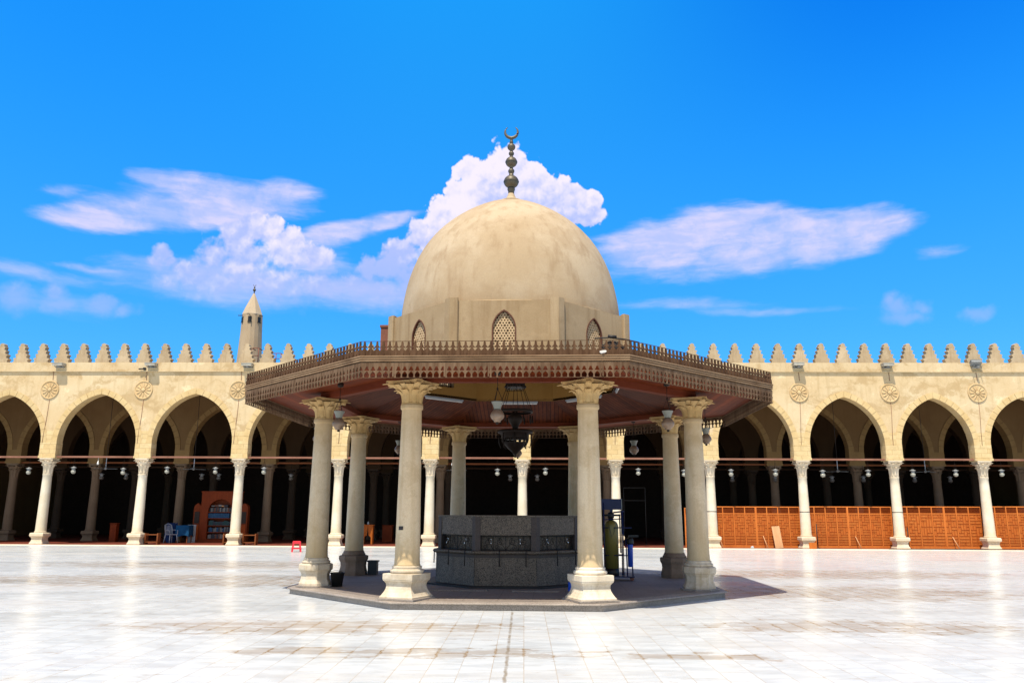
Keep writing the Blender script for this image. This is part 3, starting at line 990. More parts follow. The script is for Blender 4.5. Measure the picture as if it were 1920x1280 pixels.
mb = MB()
hw = DO * T8
apts = arch_pts(0, WH, WS, WA)
ri = apts[:11]
right = [(0, DZ0), (hw, DZ0), (hw, DZ1), (0, DZ1)] + list(reversed(ri)) + [(WH, WZ0), (0, WZ0)]
left = [(-x, z) for x, z in reversed(right)]
mb.prism(right, -DO, -DI - 0.02, False)
mb.prism(left, -DO, -DI - 0.02, False)
outer = MB()
for i in range(8):
    ca, sa = math.cos(i * PI / 4), math.sin(i * PI / 4)
    outer.add([(x * ca - y * sa, x * sa + y * ca, z) for x, y, z in mb.v], mb.f)
# ledge between the eight walls and the round dome
N = 64
rows = [[], []]
for i in range(N + 1):
    a = 2 * PI * i / N
    q = (a + PI / 8) % (PI / 4) - PI / 8
    ro = DO / math.cos(q)
    rows[0].append((ro * math.cos(a), ro * math.sin(a), DZ1 + 0.001))
    rows[1].append((2.50 * math.cos(a), 2.50 * math.sin(a), DZ1 + 0.06))
outer.sheet(rows, smooth=False)
drum = obj('drum', outer, 'drum_plaster', pav)
# inner lining of the drum, open where the windows are
mb = MB()
hw2 = DI * T8
right = [(0, DZ0 - 0.03), (hw2, DZ0 - 0.03), (hw2, DZ1), (0, DZ1)] + list(reversed(ri)) + [(WH, WZ0), (0, WZ0)]
left = [(-x, z) for x, z in reversed(right)]
v = [(x, -DI, z) for x, z in right]
mb.add(v, [tuple(range(len(v)))])
v = [(x, -DI, z) for x, z in left]
mb.add(v, [tuple(range(len(v)))])
lining_me = mb.mesh('lining')
lining_me.materials.append(M['drum_inside'])
mb = MB()
s = 0.155
for sx in (-1, 1):                       # bent pier over each corner, half on either wall
    pass
cr_ = DO / math.cos(PI / 8)
d1 = Vector((math.cos(PI / 8), math.sin(PI / 8)))
pier = []
corner = Vector((0, -cr_))
e1 = Vector((math.cos(PI / 8), math.sin(PI / 8)))
e2 = Vector((-math.cos(PI / 8), math.sin(PI / 8)))
n1 = Vector((math.sin(PI / 8), -math.cos(PI / 8)))
n2 = Vector((-math.sin(PI / 8), -math.cos(PI / 8)))
th = 0.055
pts = [corner + e2 * s, corner + e2 * s + n2 * th * 0.7, corner + e2 * (s - 0.02) + n2 * th, corner + e2 * 0.035 + n2 * th,
       corner + Vector((0, -th * 1.02)), corner + e1 * 0.035 + n1 * th, corner + e1 * (s - 0.02) + n1 * th, corner + e1 * s + n1 * th * 0.7, corner + e1 * s, corner + Vector((0, 0.16))]
mb.flat([tuple(p) for p in pts], 4.52, DZ1 + 0.05)
pier_me = mb.mesh('corner_pier')
pier_me.materials.append(M['drum_plaster'])
# pierced stucco window screen: rosettes of holes
mb = MB()
cell = 0.062


def hexpt(r, k, rot=0.0):
    return r * math.cos(rot + k * PI / 3), r * math.sin(rot + k * PI / 3)


row = 0
z = WZ0 - 0.06
while z < WA + 0.1:
    x = -0.36 + (cell * 0.5 if row % 2 else 0)
    colm = 0
    while x < 0.37:
        inside = abs(x) < WH + 0.06
        if inside and z > WS:
            inside = (z - WS) / (WA - WS + 0.08) < 1 - (abs(x) / (WH + 0.08)) ** 1.9 + 0.06
        if inside:
            big = (row % 3 == 0 and colm % 3 == 0) or (row % 3 == 1 and colm % 3 == 1)
            rh = cell * (0.44 if big else 0.32)
            ro_ = cell / math.sqrt(3)
            v = []
            for k in range(6):
                hx, hz = hexpt(ro_, k, PI / 6)
                v.append((x + hx, 0, z + hz))
            for k in range(6):
                hx, hz = hexpt(rh, k, PI / 6)
                v.append((x + hx, 0.0, z + hz))
            for k in range(6):
                hx, hz = hexpt(rh, k, PI / 6)
                v.append((x + hx, 0.035, z + hz))
            f = []
            for k in range(6):
                k2 = (k + 1) % 6
                f += [(k, k2, k2 + 6, k + 6), (k + 6, k2 + 6, k2 + 12, k + 12)]
            mb.add(v, f)
        x += cell
        colm += 1
    z += cell * math.sqrt(3) / 2
    row += 1
grille_me = mb.mesh('grille')
grille_me.materials.append(M['stucco_grille'])
# thin dark frame lining the opening
mb = MB()
o1 = arch_pts(0, WH + 0.012, WS, WA + 0.016)
o2 = arch_pts(0, WH - 0.012, WS, WA - 0.014)
o1 = [(WH + 0.012, WZ0 - 0.01)] + o1 + [(-WH - 0.012, WZ0 - 0.01)]
o2 = [(WH - 0.012, WZ0 + 0.02)] + o2 + [(-WH + 0.012, WZ0 + 0.02)]
n = len(o1)
for i in range(n):
    j = (i + 1) % n
    quad = [o1[i], o1[j], o2[j], o2[i]]
    v = [(x, -DO - 0.012, z) for x, z in quad] + [(x, -DO + 0.12, z) for x, z in quad]
    mb.add(v, [(0, 1, 2, 3), (0, 4, 5, 1), (1, 5, 6, 2), (2, 6, 7, 3), (3, 7, 4, 0)])
wframe_me = mb.mesh('window')
wframe_me.materials.append(M['frame_dark'])
for i in range(8):
    a = i * PI / 4
    obj('lining', lining_me, None, drum, (0, 0, 0), a)
    obj('corner_pier', pier_me, None, drum, (0, 0, 0), a + PI / 8)
    w = obj('window', wframe_me, None, pav, (0, 0, 0), a)
    obj('grille', grille_me, None, w, (0, -DO + 0.035, 0))

# dome: slightly pointed, springing from the drum
prof = [(2.555, 5.80), (2.560, 5.95), (2.552, 6.10), (2.535, 6.27), (2.490, 6.55), (2.425, 6.85), (2.335, 7.14), (2.215, 7.43), (2.055, 7.72),
        (1.86, 7.98), (1.63, 8.22), (1.36, 8.44), (1.06, 8.64), (0.74, 8.81), (0.42, 8.945), (0.21, 9.02)]
fine = []
for i in range(len(prof) - 1):
    p0, p1, p2, p3 = prof[max(i - 1, 0)], prof[i], prof[i + 1], prof[min(i + 2, len(prof) - 1)]
    for k in range(4):
        t = k / 4
        q = [0.5 * ((2 * p1[j]) + (-p0[j] + p2[j]) * t + (2 * p0[j] - 5 * p1[j] + 4 * p2[j] - p3[j]) * t * t + (-p0[j] + 3 * p1[j] - 3 * p2[j] + p3[j]) * t ** 3) for j in (0, 1)]
        fine.append(tuple(q))
fine.append(prof[-1])
mb = MB().lathe(fine, 96, cap0=False)
dome = obj('dome', mb, 'dome_plaster', pav)
mb = MB().lathe([(0.30, 9.005), (0.285, 9.03), (0.20, 9.06), (0.13, 9.11), (0.09, 9.19), (0.075, 9.24)], 24)
obj('cap', mb, 'dome_plaster', dome)
mb = MB()
fp = [(0.07, 9.22), (0.075, 9.30), (0.09, 9.34), (0.095, 9.36), (0.085, 9.40)]


def ball(z, r, rz):
    return [(r * math.sin(t) if r * math.sin(t) > 0.035 else 0.035, z - rz * math.cos(t)) for t in [PI * k / 10 for k in range(1, 10)]]


fp += ball(9.555, 0.185, 0.165) + [(0.05, 9.72), (0.06, 9.755)] + ball(9.835, 0.078, 0.075) + [(0.045, 9.92)]
fp += ball(10.075, 0.145, 0.135) + [(0.045, 10.215)] + ball(10.30, 0.068, 0.065) + [(0.04, 10.37)] + ball(10.475, 0.10, 0.095)
fp += [(0.035, 10.575), (0.05, 10.60), (0.035, 10.63), (0.035, 10.69), (0.055, 10.71), (0.035, 10.73)]
mb.lathe(fp, 24)
for zz, rr in ((9.555, 0.19), (10.075, 0.15)):
    mb.lathe([(rr - 0.004, zz - 0.02), (rr, zz - 0.012), (rr, zz + 0.012), (rr - 0.004, zz + 0.02)], 24, cap0=False, cap1=False)
fin = obj('finial', mb, 'bronze', pav)
mb = MB()
pts, rad = [], []
for i in range(29):
    t = i / 28
    a = R(-90 - 142 + 284 * t)
    pts.append((0.158 * math.cos(a), 0, 10.88 + 0.158 * math.sin(a)))
    rad.append(0.006 + 0.034 * math.sin(PI * t) ** 0.9)
mb.tube(pts, rad, 10)
obj('crescent', mb, 'bronze', fin, (0, 0, 0))

# ------------------------------------------------------------------ the fountain basin under the dome
fnt = thing('ablution_fountain', 'dark speckled granite eight-sided fountain with iron grilles and taps, under the dome between the columns', 'fountain',
            (CX, CY, HP), PHI)
mb = MB().octagon([(1.80, 0.0005), (1.80, 0.035)])
obj('channel', mb, 'iron', fnt)
mb = MB().octagon([(1.545, 0.02), (1.535, 0.58)])
basin = obj('basin', mb, 'basin_granite', fnt)
mb = MB()
for i in range(8):
    a = i * PI / 4 + PI / 8
    c = Vector((math.sin(a), -math.cos(a))) * (1.54 / math.cos(PI / 8) + 0.0005)
    mb.lathe([(0.005, 0.04), (0.005, 0.575)], 6, 0, c.x, c.y, False)
obj('joint', mb, 'iron', basin)
mb = MB().octagon([(1.545, 0.58), (1.548, 0.64)])
obj('band', mb, 'slate', basin)
mb = MB().octagon([(1.548, 0.64), (1.60, 0.66), (1.615, 0.68), (1.615, 0.705), (1.60, 0.715), (1.40, 0.72)])
obj('ledge', mb, 'basin_granite', basin)
mb = MB().octagon([(1.36, 0.72), (1.36, 1.42)])
obj('core', mb, 'basin_granite', fnt)
upper_me = MB()
y, yi = 1.50, 1.365
hw = y * T8
upper_me.box(-hw + 0.10, hw - 0.10, -y, -yi, 1.03, 1.395)
upper_me = upper_me.mesh('panel')
pil = MB()
c = Vector((0, -y / math.cos(PI / 8) - 0.012))
w = 0.105
ti = 0.14
pil.flat([tuple(c + e2 * w), tuple(c), tuple(c + e1 * w), tuple(c + e1 * w - n1 * ti), tuple(c + Vector((0, ti * 1.05))), tuple(c + e2 * w - n2 * ti)], 0.716, 1.40)
pil = pil.mesh('pilaster')
top = MB().octagon([(1.525, 1.397), (1.525, 1.425)])
obj('coping', top, 'basin_granite', fnt)
gr = MB()
gw = hw - 0.11


def bar(pts, r=0.007, n=5):
    gr.tube([(x, -y + 0.03, z) for x, z in pts], r, n)


def scroll(x, z, r0, sgn, turns=1.4, start=0.0):
    pts = []
    for k in range(18):
        t = k / 17
        a = start + sgn * turns * 2 * PI * t
        rr = r0 * (1 - 0.78 * t)
        pts.append((x + rr * math.cos(a), z + rr * math.sin(a)))
    bar(pts, 0.006, 4)


for zz in (0.735, 1.005):
    bar([(-gw, zz), (gw, zz)], 0.009)
for xx in (-gw + 0.01, -gw * 0.5, 0, gw * 0.5, gw - 0.01):
    bar([(xx, 0.72), (xx, 1.02)])
for sx in (-1, 1):
    for cx_ in (0.14, 0.38):
        scroll(sx * cx_ * gw / 0.52, 0.90, 0.075, sx, 1.5, PI / 2)
        scroll(sx * (cx_ + 0.05) * gw / 0.52, 0.79, 0.055, -sx, 1.5, -PI / 2)
        bar([(0.0 if cx_ < 0.2 else sx * gw * 0.5, 0.74), (sx * (cx_ - 0.06) * gw / 0.52, 0.84), (sx * cx_ * gw / 0.52, 0.975)], 0.006, 4)
gr_me = gr.mesh('grille')
tap = MB()
tap.tube([(0, 0.02, 0), (0, -0.05, 0), (0, -0.085, -0.012), (0, -0.095, -0.06)], [0.012, 0.013, 0.012, 0.011], 8)
tap.lathe([(0.010, 0.0), (0.010, 0.035), (0.022, 0.04), (0.022, 0.052), (0.005, 0.056)], 8, 0, 0, -0.045)
tap_me = tap.mesh('tap')
pipe = MB().tube([(0, 0, 0), (0, -0.02, -0.01), (0, -0.022, -0.30)], 0.012, 6).mesh('drain_pipe')
for me, m in ((upper_me, 'basin_granite'), (pil, 'slate'), (gr_me, 'iron'), (tap_me, 'chrome'), (pipe, 'iron')):
    me.materials.append(M[m])
for i in range(8):
    a = i * PI / 4
    obj('panel', upper_me, None, fnt, (0, 0, 0), a)
    obj('pilaster', pil, None, fnt, (0, 0, 0), a + PI / 8)
    obj('grille', gr_me, None, fnt, (0, 0, 0), a)
    ca, sa = math.cos(a), math.sin(a)
    for x in (-0.30, 0.30):
        lx, ly = x, -1.44
        obj('tap', tap_me, None, fnt, (lx * ca - ly * sa, lx * sa + ly * ca, 0.90), a)
    for x in (-0.12, 0.42):
        lx, ly = x, -1.60
        obj('drain_pipe', pipe, None, fnt, (lx * ca - ly * sa, lx * sa + ly * ca, 0.715), a)

# ------------------------------------------------------------------ the arcade round the court
arc = thing('arcade', 'long cream stone arcade with pointed arches and stepped crenellations across the back',
            'arcade', (0, AY, 0), ATH)
CA, SA = math.cos(ATH), math.sin(ATH)


def aw(lx, ly, z):
    return (lx * CA - ly * SA, AY + lx * SA + ly * CA, z)


XC = [-32.8, -28.1, -23.42, -18.56, -13.66, -8.65, -4.05, 0.55, 5.18, 9.85, 14.38, 18.88, 23.22, 27.75, 32.4]
ZI, ZSP, ZAP, ZTOP = 4.24, 4.98, 7.40, 9.11
ROWS = [0.0, 4.6, 9.2, 13.8]
HB = 0.40


def arch_geo(i):
    xl, xr = XC[i] + HB, XC[i + 1] - HB
    a = (xr - xl) / 2
    return (xl + xr) / 2, a, ZAP + (a - 1.86) * 0.6


def wall_mb(d0, d1, top):
    poly = [(XC[0] - HB, ZSP), (XC[0] - HB, top)][::-1]
    poly = [(XC[-1] + HB, ZSP), (XC[-1] + HB, top), (XC[0] - HB, top), (XC[0] - HB, ZSP)]
    for i in range(len(XC) - 1):
        xc, a, za = arch_geo(i)
        poly += [(x, z) for x, z in reversed(arch_pts(xc, a, ZSP, za, 14))]
    return MB().prism(poly, d0, d1)


wall = obj('front_wall', wall_mb(-0.25, 0.25, ZTOP), 'plaster', arc)
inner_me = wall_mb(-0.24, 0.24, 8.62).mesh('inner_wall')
inner_me.materials.append(M['shaded_plaster'])
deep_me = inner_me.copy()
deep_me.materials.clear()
deep_me.materials.append(M['deep_shade_plaster'])
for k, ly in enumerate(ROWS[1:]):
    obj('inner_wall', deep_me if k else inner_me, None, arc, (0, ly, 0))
# arch rings of separate voussoirs
arch_mes = []
for i in range(len(XC) - 1):
    xc, a, za = arch_geo(i)
    h = za - ZSP
    r = (a * a + h * h) / (2 * a)
    t1 = math.asin(h / r)
    mb = MB()
    nv = 10
    rin, rout = r - 0.006, r + 0.27
    for side in (1, -1):
        for k in range(nv):
            ta, tb = t1 * k / nv + 0.0042, t1 * (k + 1) / nv - 0.0042
            jit = random.uniform(-0.008, 0.008)
            dep = random.uniform(0.0, 0.006)
            poly = []
            for t, rr in ((ta, rin), (ta, rout + jit), ((ta + tb) / 2, rout + jit), (tb, rout + jit), (tb, rin), ((ta + tb) / 2, rin)):
                c0 = xc + (a - r)
                x = c0 + rr * math.cos(t)
                z = ZSP + rr * math.sin(t)
                if k == nv - 1 and t >= tb and rr > r:
                    x, z = xc + 0.003, za + 0.27 * 1.06
                elif k == nv - 1 and t >= tb:
                    x = max(x, xc + 0.003)
                x = max(x, xc + 0.003)
                poly.append((x, z) if side > 0 else (2 * xc - x, z))
            if side < 0:
                poly = poly[::-1]
            mb.prism(poly, -0.272 - dep, 0.272)
    me = mb.mesh('arch')
    me.materials.append(M['arch_stone'])
    arch_mes.append(me)
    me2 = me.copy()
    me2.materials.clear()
    me2.materials.append(M['shaded_stone'])
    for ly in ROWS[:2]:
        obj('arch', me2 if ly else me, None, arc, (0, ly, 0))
# columns
mb = MB().square([(0.325, 0.0), (0.325, 0.07), (0.31, 0.10), (0.275, 0.17), (0.26, 0.25), (0.265, 0.31), (0.29, 0.37), (0.33, 0.405), (0.34, 0.42), (0.34, 0.53), (0.32, 0.565), (0.29, 0.575)])
mb.lathe([(0.27, 0.57), (0.285, 0.60), (0.275, 0.63), (0.255, 0.645)], 24)
abase_me = mb.mesh('base')
mb = MB()
prof = [(0.262, 0.62), (0.256, 0.66)] + [(0.25 - 0.042 * (k / 8) ** 1.2, 0.70 + k / 8 * 2.66) for k in range(9)] + [(0.215, 3.37), (0.225, 3.39), (0.215, 3.41)]
mb.lathe(prof, 28)
ashaft_me = mb.mesh('column')
acap_me = capital_mesh(0.212, 0.365, 0.83)
mb = MB().box(-0.415, 0.415, -0.275, 0.275, ZI, ZSP + 0.03)
mb.box(-0.44, 0.44, -0.30, 0.30, ZI - 0.001, ZI + 0.12)
imp_me = mb.mesh('impost')
pier_face = MB().box(-0.392, 0.392, -0.262, -0.24, ZSP + 0.031, 5.60).mesh('pier_face')
for me, m in ((abase_me, 'white_base'), (ashaft_me, 'white_pillar'), (acap_me, 'white_base'), (imp_me, 'coursed_stone'), (pier_face, 'coursed_stone')):
    me.materials.append(M[m])
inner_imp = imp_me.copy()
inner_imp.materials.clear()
inner_imp.materials.append(M['shaded_stone'])
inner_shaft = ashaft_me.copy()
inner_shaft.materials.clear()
inner_shaft.materials.append(M['shaded_pillar'])
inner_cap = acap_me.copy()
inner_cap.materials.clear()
inner_cap.materials.append(M['shaded_pillar'])
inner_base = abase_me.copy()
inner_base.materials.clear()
inner_base.materials.append(M['shaded_pillar'])
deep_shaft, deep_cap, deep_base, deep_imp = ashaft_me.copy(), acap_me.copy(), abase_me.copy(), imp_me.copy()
for me, m in ((deep_shaft, 'deep_shade_pillar'), (deep_cap, 'deep_shade_pillar'), (deep_base, 'deep_shade_pillar'), (deep_imp, 'deep_shade_plaster')):
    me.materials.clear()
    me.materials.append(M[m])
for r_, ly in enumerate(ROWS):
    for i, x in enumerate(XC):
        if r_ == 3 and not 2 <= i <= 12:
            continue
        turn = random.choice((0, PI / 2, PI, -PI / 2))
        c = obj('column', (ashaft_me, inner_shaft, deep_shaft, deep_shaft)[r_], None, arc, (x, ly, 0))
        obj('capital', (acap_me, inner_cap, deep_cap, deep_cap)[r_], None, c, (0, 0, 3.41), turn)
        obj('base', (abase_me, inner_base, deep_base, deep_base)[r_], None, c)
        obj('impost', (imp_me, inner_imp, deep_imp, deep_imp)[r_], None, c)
        if r_ == 0 and i in (9, 10, 11):
            obj('strap', MB().lathe([(0.238, 1.74), (0.245, 1.745), (0.245, 1.765), (0.238, 1.77)], 24, cap0=False, cap1=False), 'iron', c)
        if r_ == 0:
            obj('pier_face', pier_face, None, c)
# timber ties from capital to capital
for r_, ly in enumerate(ROWS[:3]):
    for i in range(len(XC) - 1):
        z = ZI + 0.02 + random.uniform(-0.012, 0.012)
        mb = MB().box(XC[i] + 0.40, XC[i + 1] - 0.40, ly - 0.16, ly + 0.06, z, z + 0.085)
        obj('tie_beam', mb, ('tie_wood', 'bench_wood', 'dark_wood')[r_], arc)  # inner ties in darker woods, their shade put into the colour
# parapet band, merlons, roundels
mb = MB().box(XC[0] - HB, XC[-1] + HB, -0.305, -0.2505, 8.70, ZTOP + 0.012)
mb.box(XC[0] - HB, XC[-1] + HB, -0.335, -0.251, 8.645, 8.698)
obj('parapet_band', mb, 'plaster', arc)
tiers = [(0.385, 0.0), (0.36, 0.10), (0.41, 0.19), (0.395, 0.22), (0.295, 0.235), (0.275, 0.32), (0.33, 0.405), (0.315, 0.435), (0.22, 0.45), (0.205, 0.53), (0.255, 0.61),
         (0.24, 0.64), (0.15, 0.655), (0.14, 0.74), (0.185, 0.815), (0.17, 0.845), (0.105, 0.86), (0.115, 0.92), (0.10, 0.965), (0.06, 0.99), (0.02, 1.0)]
mer_mes = []
for k in range(9):
    rr = [(x * (0.97 + random.uniform(-0.05, 0.05)), z * (1 + random.uniform(-0.012, 0.012))) for x, z in tiers]
    rl = [(-x * (1 + random.uniform(-0.06, 0.06)), z) for x, z in reversed(rr)]
    me = MB().prism(rr + rl, -0.15, 0.15).mesh('merlon')
    me.materials.append(M['merlon_plaster'])
    mer_mes.append(me)
x = -22.21 - 1.068 * 9
k = 0
while x < 8.6:
    o = obj('merlon', mer_mes[(k * 5 + k // 7) % 9], None, arc, (x, -0.14, ZTOP + 0.012), random.uniform(-0.02, 0.02))
    x += 1.068
    k += 1
x = 9.18
while x < 32:
    o = obj('merlon', mer_mes[(k * 5 + k // 7) % 9], None, arc, (x, -0.14, ZTOP + 0.012), random.uniform(-0.02, 0.02))
    x += 1.088
    k += 1
disc = MB().lathe([(0.475, 0.0), (0.475, 0.035), (0.455, 0.05), (0.43, 0.05), (0.415, 0.03), (0.39, 0.022)], 40)
disc.lathe([(0.105, 0.02), (0.10, 0.06), (0.06, 0.08), (0.02, 0.085)], 16)
for k in range(12):
    a = 2 * PI * k / 12
    rows, nr = [], []
    for j in range(7):
        t = j / 6
        rr = 0.12 + 0.255 * t
        w = 0.048 * math.sin(PI * (0.12 + 0.80 * t)) ** 0.7
        rows.append([(rr * math.cos(a) - s_ * w * math.sin(a), rr * math.sin(a) + s_ * w * math.cos(a), 0.022 + 0.038 * (1 - s_ * s_)) for s_ in (-1, -0.5, 0, 0.5, 1)])
    disc.sheet(rows)
disc.v = [(x, -z, y) for x, y, z in disc.v]
disc_me = disc.mesh('roundel')
disc_me.materials.append(M['roundel_stone'])
for i in range(1, len(XC) - 1):
    xr = XC[i] + (-0.28 if XC[i] < -10 else 0.05)
    obj('roundel', disc_me, None, arc, (xr, -0.251, 7.70 if xr < 0 else 7.60), random.uniform(0, 0))
for i in range(1, len(XC) - 1):               # thin cables running down from the parapet past the roundels
    x = XC[i] + (-0.20 if XC[i] < -10 else 0.10)
    pts = [(x, -0.262, 8.64), (x + 0.02, -0.262, 8.2)]
    obj('cable', MB().tube(pts, 0.012, 5), 'rust', arc)
    pts = [(x - 0.03, -0.262, 7.2), (x - 0.05, -0.262, 6.4), (x - 0.1, -0.275, 5.62), (x - 0.12, -0.29, 4.99)]
    obj('cable', MB().tube(pts, 0.010, 5), 'rust', arc)
obj('back_wall', MB().box(-34, 34, 18.0, 18.3, 0, 9.0), 'back_wall', arc)
obj('ceiling', MB().box(-33.3, 33.3, 0.26, 18.0, 8.63, 8.85), 'dark_wood', arc)
for x in (-33.6, 33.3):
    obj('end_light_block', MB().box(x, x + 0.3, -0.24, 18.0, 0, 9.0), 'shaded_plaster', arc)  # unseen ends added to keep daylight out of the arcade
kerb = MB().box(-34, 34, -0.92, -0.50, 0.0, 0.028)
struct('kerb', kerb, 'kerb', (0, AY, 0), ATH)
struct('arcade_floor', MB().box(-34, 34, -0.495, 18.0, 0.0, 0.032), 'carpet', (0, AY, 0), ATH)

# ------------------------------------------------------------------ minaret behind the arcade
mn = thing('minaret', 'slim tan minaret with a pale pointed cone roof rising behind the parapet on the left', 'minaret', (-20.02, 60, 0), R(12))
mb = MB().lathe([(1.02, 6.0), (0.93, 12.6), (0.80, 15.0), (0.755, 16.42)], 16, 0, smooth=False)
sh = obj('shaft', mb, 'tower_plaster', mn)
mb = MB().lathe([(0.78, 16.40), (0.79, 16.46), (0.60, 16.98), (0.06, 18.2)], 8, PI / 8, smooth=False)
obj('roof', mb, 'tower_cone', mn)
mb = MB().lathe([(0.05, 18.15), (0.04, 18.35), (0.09, 18.40), (0.13, 18.47), (0.09, 18.55), (0.035, 18.6), (0.07, 18.66), (0.03, 18.73), (0.03, 18.8)], 12)
pts = [(0.09 * math.cos(R(-90 - 130 + 260 * t / 12)), 0, 18.87 + 0.09 * math.sin(R(-90 - 130 + 260 * t / 12))) for t in range(13)]
mb.tube(pts, 0.018, 6)
obj('finial', mb, 'bronze', mn)
for deg in (-97, -42, -152):
    a = R(deg)
    w = MB().box(-0.13, 0.13, -0.02, 0.06, 15.82, 16.22)
    w.box(-0.16, 0.16, -0.05, 0.05, 15.77, 15.82)
    w.tube([(0, 0.0, 16.32), (0, -0.34, 16.27)], 0.035, 6)
    obj('window', w, 'black_plastic', mn, (0.775 * math.cos(a), 0.775 * math.sin(a), 0), a + PI / 2)
# pipe railings on the arcade roof beside it
for lx, w, h, lab in ((-13.45, 0.36, 0.9, 'rusty upright pipe frame on the roof just left of the minaret'), (-12.45, 0.75, 0.62, 'rusty low pipe railing on the roof just right of the minaret')):
    mb = MB()
    for q in ([0, 1] if w < 0.5 else [0, 0.33, 0.66, 1]):
        mb.tube([(-w / 2 + q * w, 0, 0), (-w / 2 + q * w, 0, h)], 0.022, 6)
    for z in (h, h * 0.55):
        mb.tube([(-w / 2, 0, z), (w / 2, 0, z)], 0.022, 6)
    for q in (-w / 2, w / 2):
        mb.tube([(q, 0, h), (q, 0.6, h)], 0.022, 6)
    o = obj('roof_railing', mb, 'rust', None, aw(lx, 0.35, ZTOP - 0.0), ATH)
    tag(o, lab, 'railing')

# ------------------------------------------------------------------ floodlights on the parapet
def floodlight(lx, label, m, tilt):
    t = thing('floodlight', label, 'floodlight', aw(lx, -0.30, 8.86), ATH, 'floodlights along the parapet')
    mb = MB().box(-0.26, 0.26, -0.36, -0.02, 0.06, 0.19)
    mb.box(-0.28, 0.28, -0.38, 0.0, 0.185, 0.215)
    h = obj('housing', mb, m, t)
    bevel(h, 0.012)
    h.rotation_euler = (tilt, 0, 0)
    mb = MB().box(-0.05, 0.05, -0.30, -0.02, 0.0, 0.05)
    mb.tube([(-0.2, -0.12, -0.02), (-0.2, -0.30, 0.08)], 0.015, 6)
    mb.tube([(0.2, -0.12, -0.02), (0.2, -0.30, 0.08)], 0.015, 6)
    mb.box(-0.22, 0.22, -0.14, 0.0, -0.03, 0.0)
    obj('bracket', mb, 'flood_grey', t)
    return t


for lx, lab, m, ti in ((-23.25, 'pale floodlight on the parapet above the leftmost full roundel', 'flood', R(4)),
                       (-18.47, 'pale floodlight on the parapet above the second roundel from the left', 'flood', R(3)),
                       (-13.5, 'pale floodlight on the parapet below the minaret', 'flood', R(5)),
                       (14.42, 'pale floodlight above the first roundel right of the wooden canopy', 'flood', R(-3)),
                       (18.86, 'pale floodlight above the middle one of the three right-hand roundels', 'flood', R(2)),
                       (23.3, 'grey floodlight tipped upward above the rightmost roundel', 'flood_grey', R(-38))):
    floodlight(lx, lab, m, ti)
mb = MB().tube([(0, 0, 0), (-0.28, -0.05, -0.02)], 0.035, 8)
mb.box(-0.05, 0.06, -0.06, 0.05, -0.06, 0.06)
tag(obj('security_camera', mb, 'black_plastic', None, aw(-18.85, -0.36, 8.78), ATH), 'small black camera on the parapet beside the second floodlight from the left', 'camera')

# ------------------------------------------------------------------ globe lamps under the ties
def globe_lamp(loc, label, group, s=1.0, drop=0.45, m='globe'):
    t = thing('hanging_lamp', label, 'lamp', loc, 0, group)
    mb = MB().lathe([(0.005, -drop + 0.01), (0.035, -drop), (0.06, -drop - 0.02), (0.155 * s, -drop - 0.06 * s), (0.16 * s, -drop - 0.075 * s), (0.10 * s, -drop - 0.085 * s),
                     (0.085 * s, -drop - 0.10 * s), (0.085 * s, -drop - 0.17 * s), (0.10 * s, -drop - 0.185 * s)], 16)
    obj('fitting', mb, 'flood_grey', t)
    zc = -drop - 0.275 * s
    mb = MB().lathe([(0.125 * s * math.sin(q) if 0 < k < 12 else 0.002, zc + 0.115 * s * math.cos(q)) for k, q in [(k, PI * k / 12) for k in range(12, -1, -1)]], 20)
    obj('globe', mb, m, t)
    mb = MB()
    for k in range(3):
        a = k * 2 * PI / 3
        mb.tube([(0, 0, -0.12), (0.11 * s * math.cos(a), 0.11 * s * math.sin(a), -drop - 0.05 * s)], 0.005, 4)
    mb.tube([(0, 0, 0), (0, 0, -0.12)], 0.008, 5)
    obj('chain', mb, 'dark_brass', t)
    return t


WORDS = {2: 'leftmost full arch', 3: 'second full arch from the left', 4: 'arch whose top the canopy cuts on the left',
         5: 'arch behind the left pavilion columns', 6: 'arch left of the middle', 7: 'arch right of the middle',
         8: 'arch behind the right pavilion columns', 9: 'arch just right of the pavilion', 10: 'second full arch from the right', 11: 'rightmost full arch',
         1: 'cut arch at the left edge', 12: 'cut arch at the right edge'}
lampx = {1: [-24.35], 2: [-22.05, -19.55], 3: [-17.3, -14.85], 4: [-12.4], 5: [], 6: [-0.68], 7: [1.67], 8: [6.28, 8.58], 9: [10.86, 13.07], 10: [15.36, 17.59],
         11: [19.79, 21.83], 12: [24.1]}
for i, xs in lampx.items():
    for k, x in enumerate(xs):
        lab = 'white globe lamp hanging in the ' + WORDS[i]
        if len(xs) > 1:
            lab = ('left' if k == 0 else 'right') + ' white globe lamp hanging in the ' + WORDS[i]
        globe_lamp(aw(x + random.uniform(-0.03, 0.03), -0.10, ZI + 0.02), lab, 'globe lamps along the front of the arcade', 0.92 + random.uniform(-0.03, 0.03), 0.44 + random.uniform(-0.04, 0.05))
dim = [(-21.6, 2, 'left'), (-20.3, 2, 'right'), (-16.3, 3, 'left'), (-15.4, 3, 'right'), (-11.6, 4, ''), (-0.15, 6, ''), (1.25, 7, ''), (11.3, 9, 'left'), (13.5, 9, 'right'),
       (16.4, 10, 'left'), (18.0, 10, 'right'), (20.6, 11, 'left'), (22.4, 11, 'right')]
for x, i, sd in dim:
    globe_lamp(aw(x * 1.06, 4.2, ZI + 0.02), (sd + ' ' if sd else '') + 'dim globe lamp deep inside the ' + WORDS[i], 'globe lamps deeper in the arcade', 0.95, 0.55, 'globe_shaded')
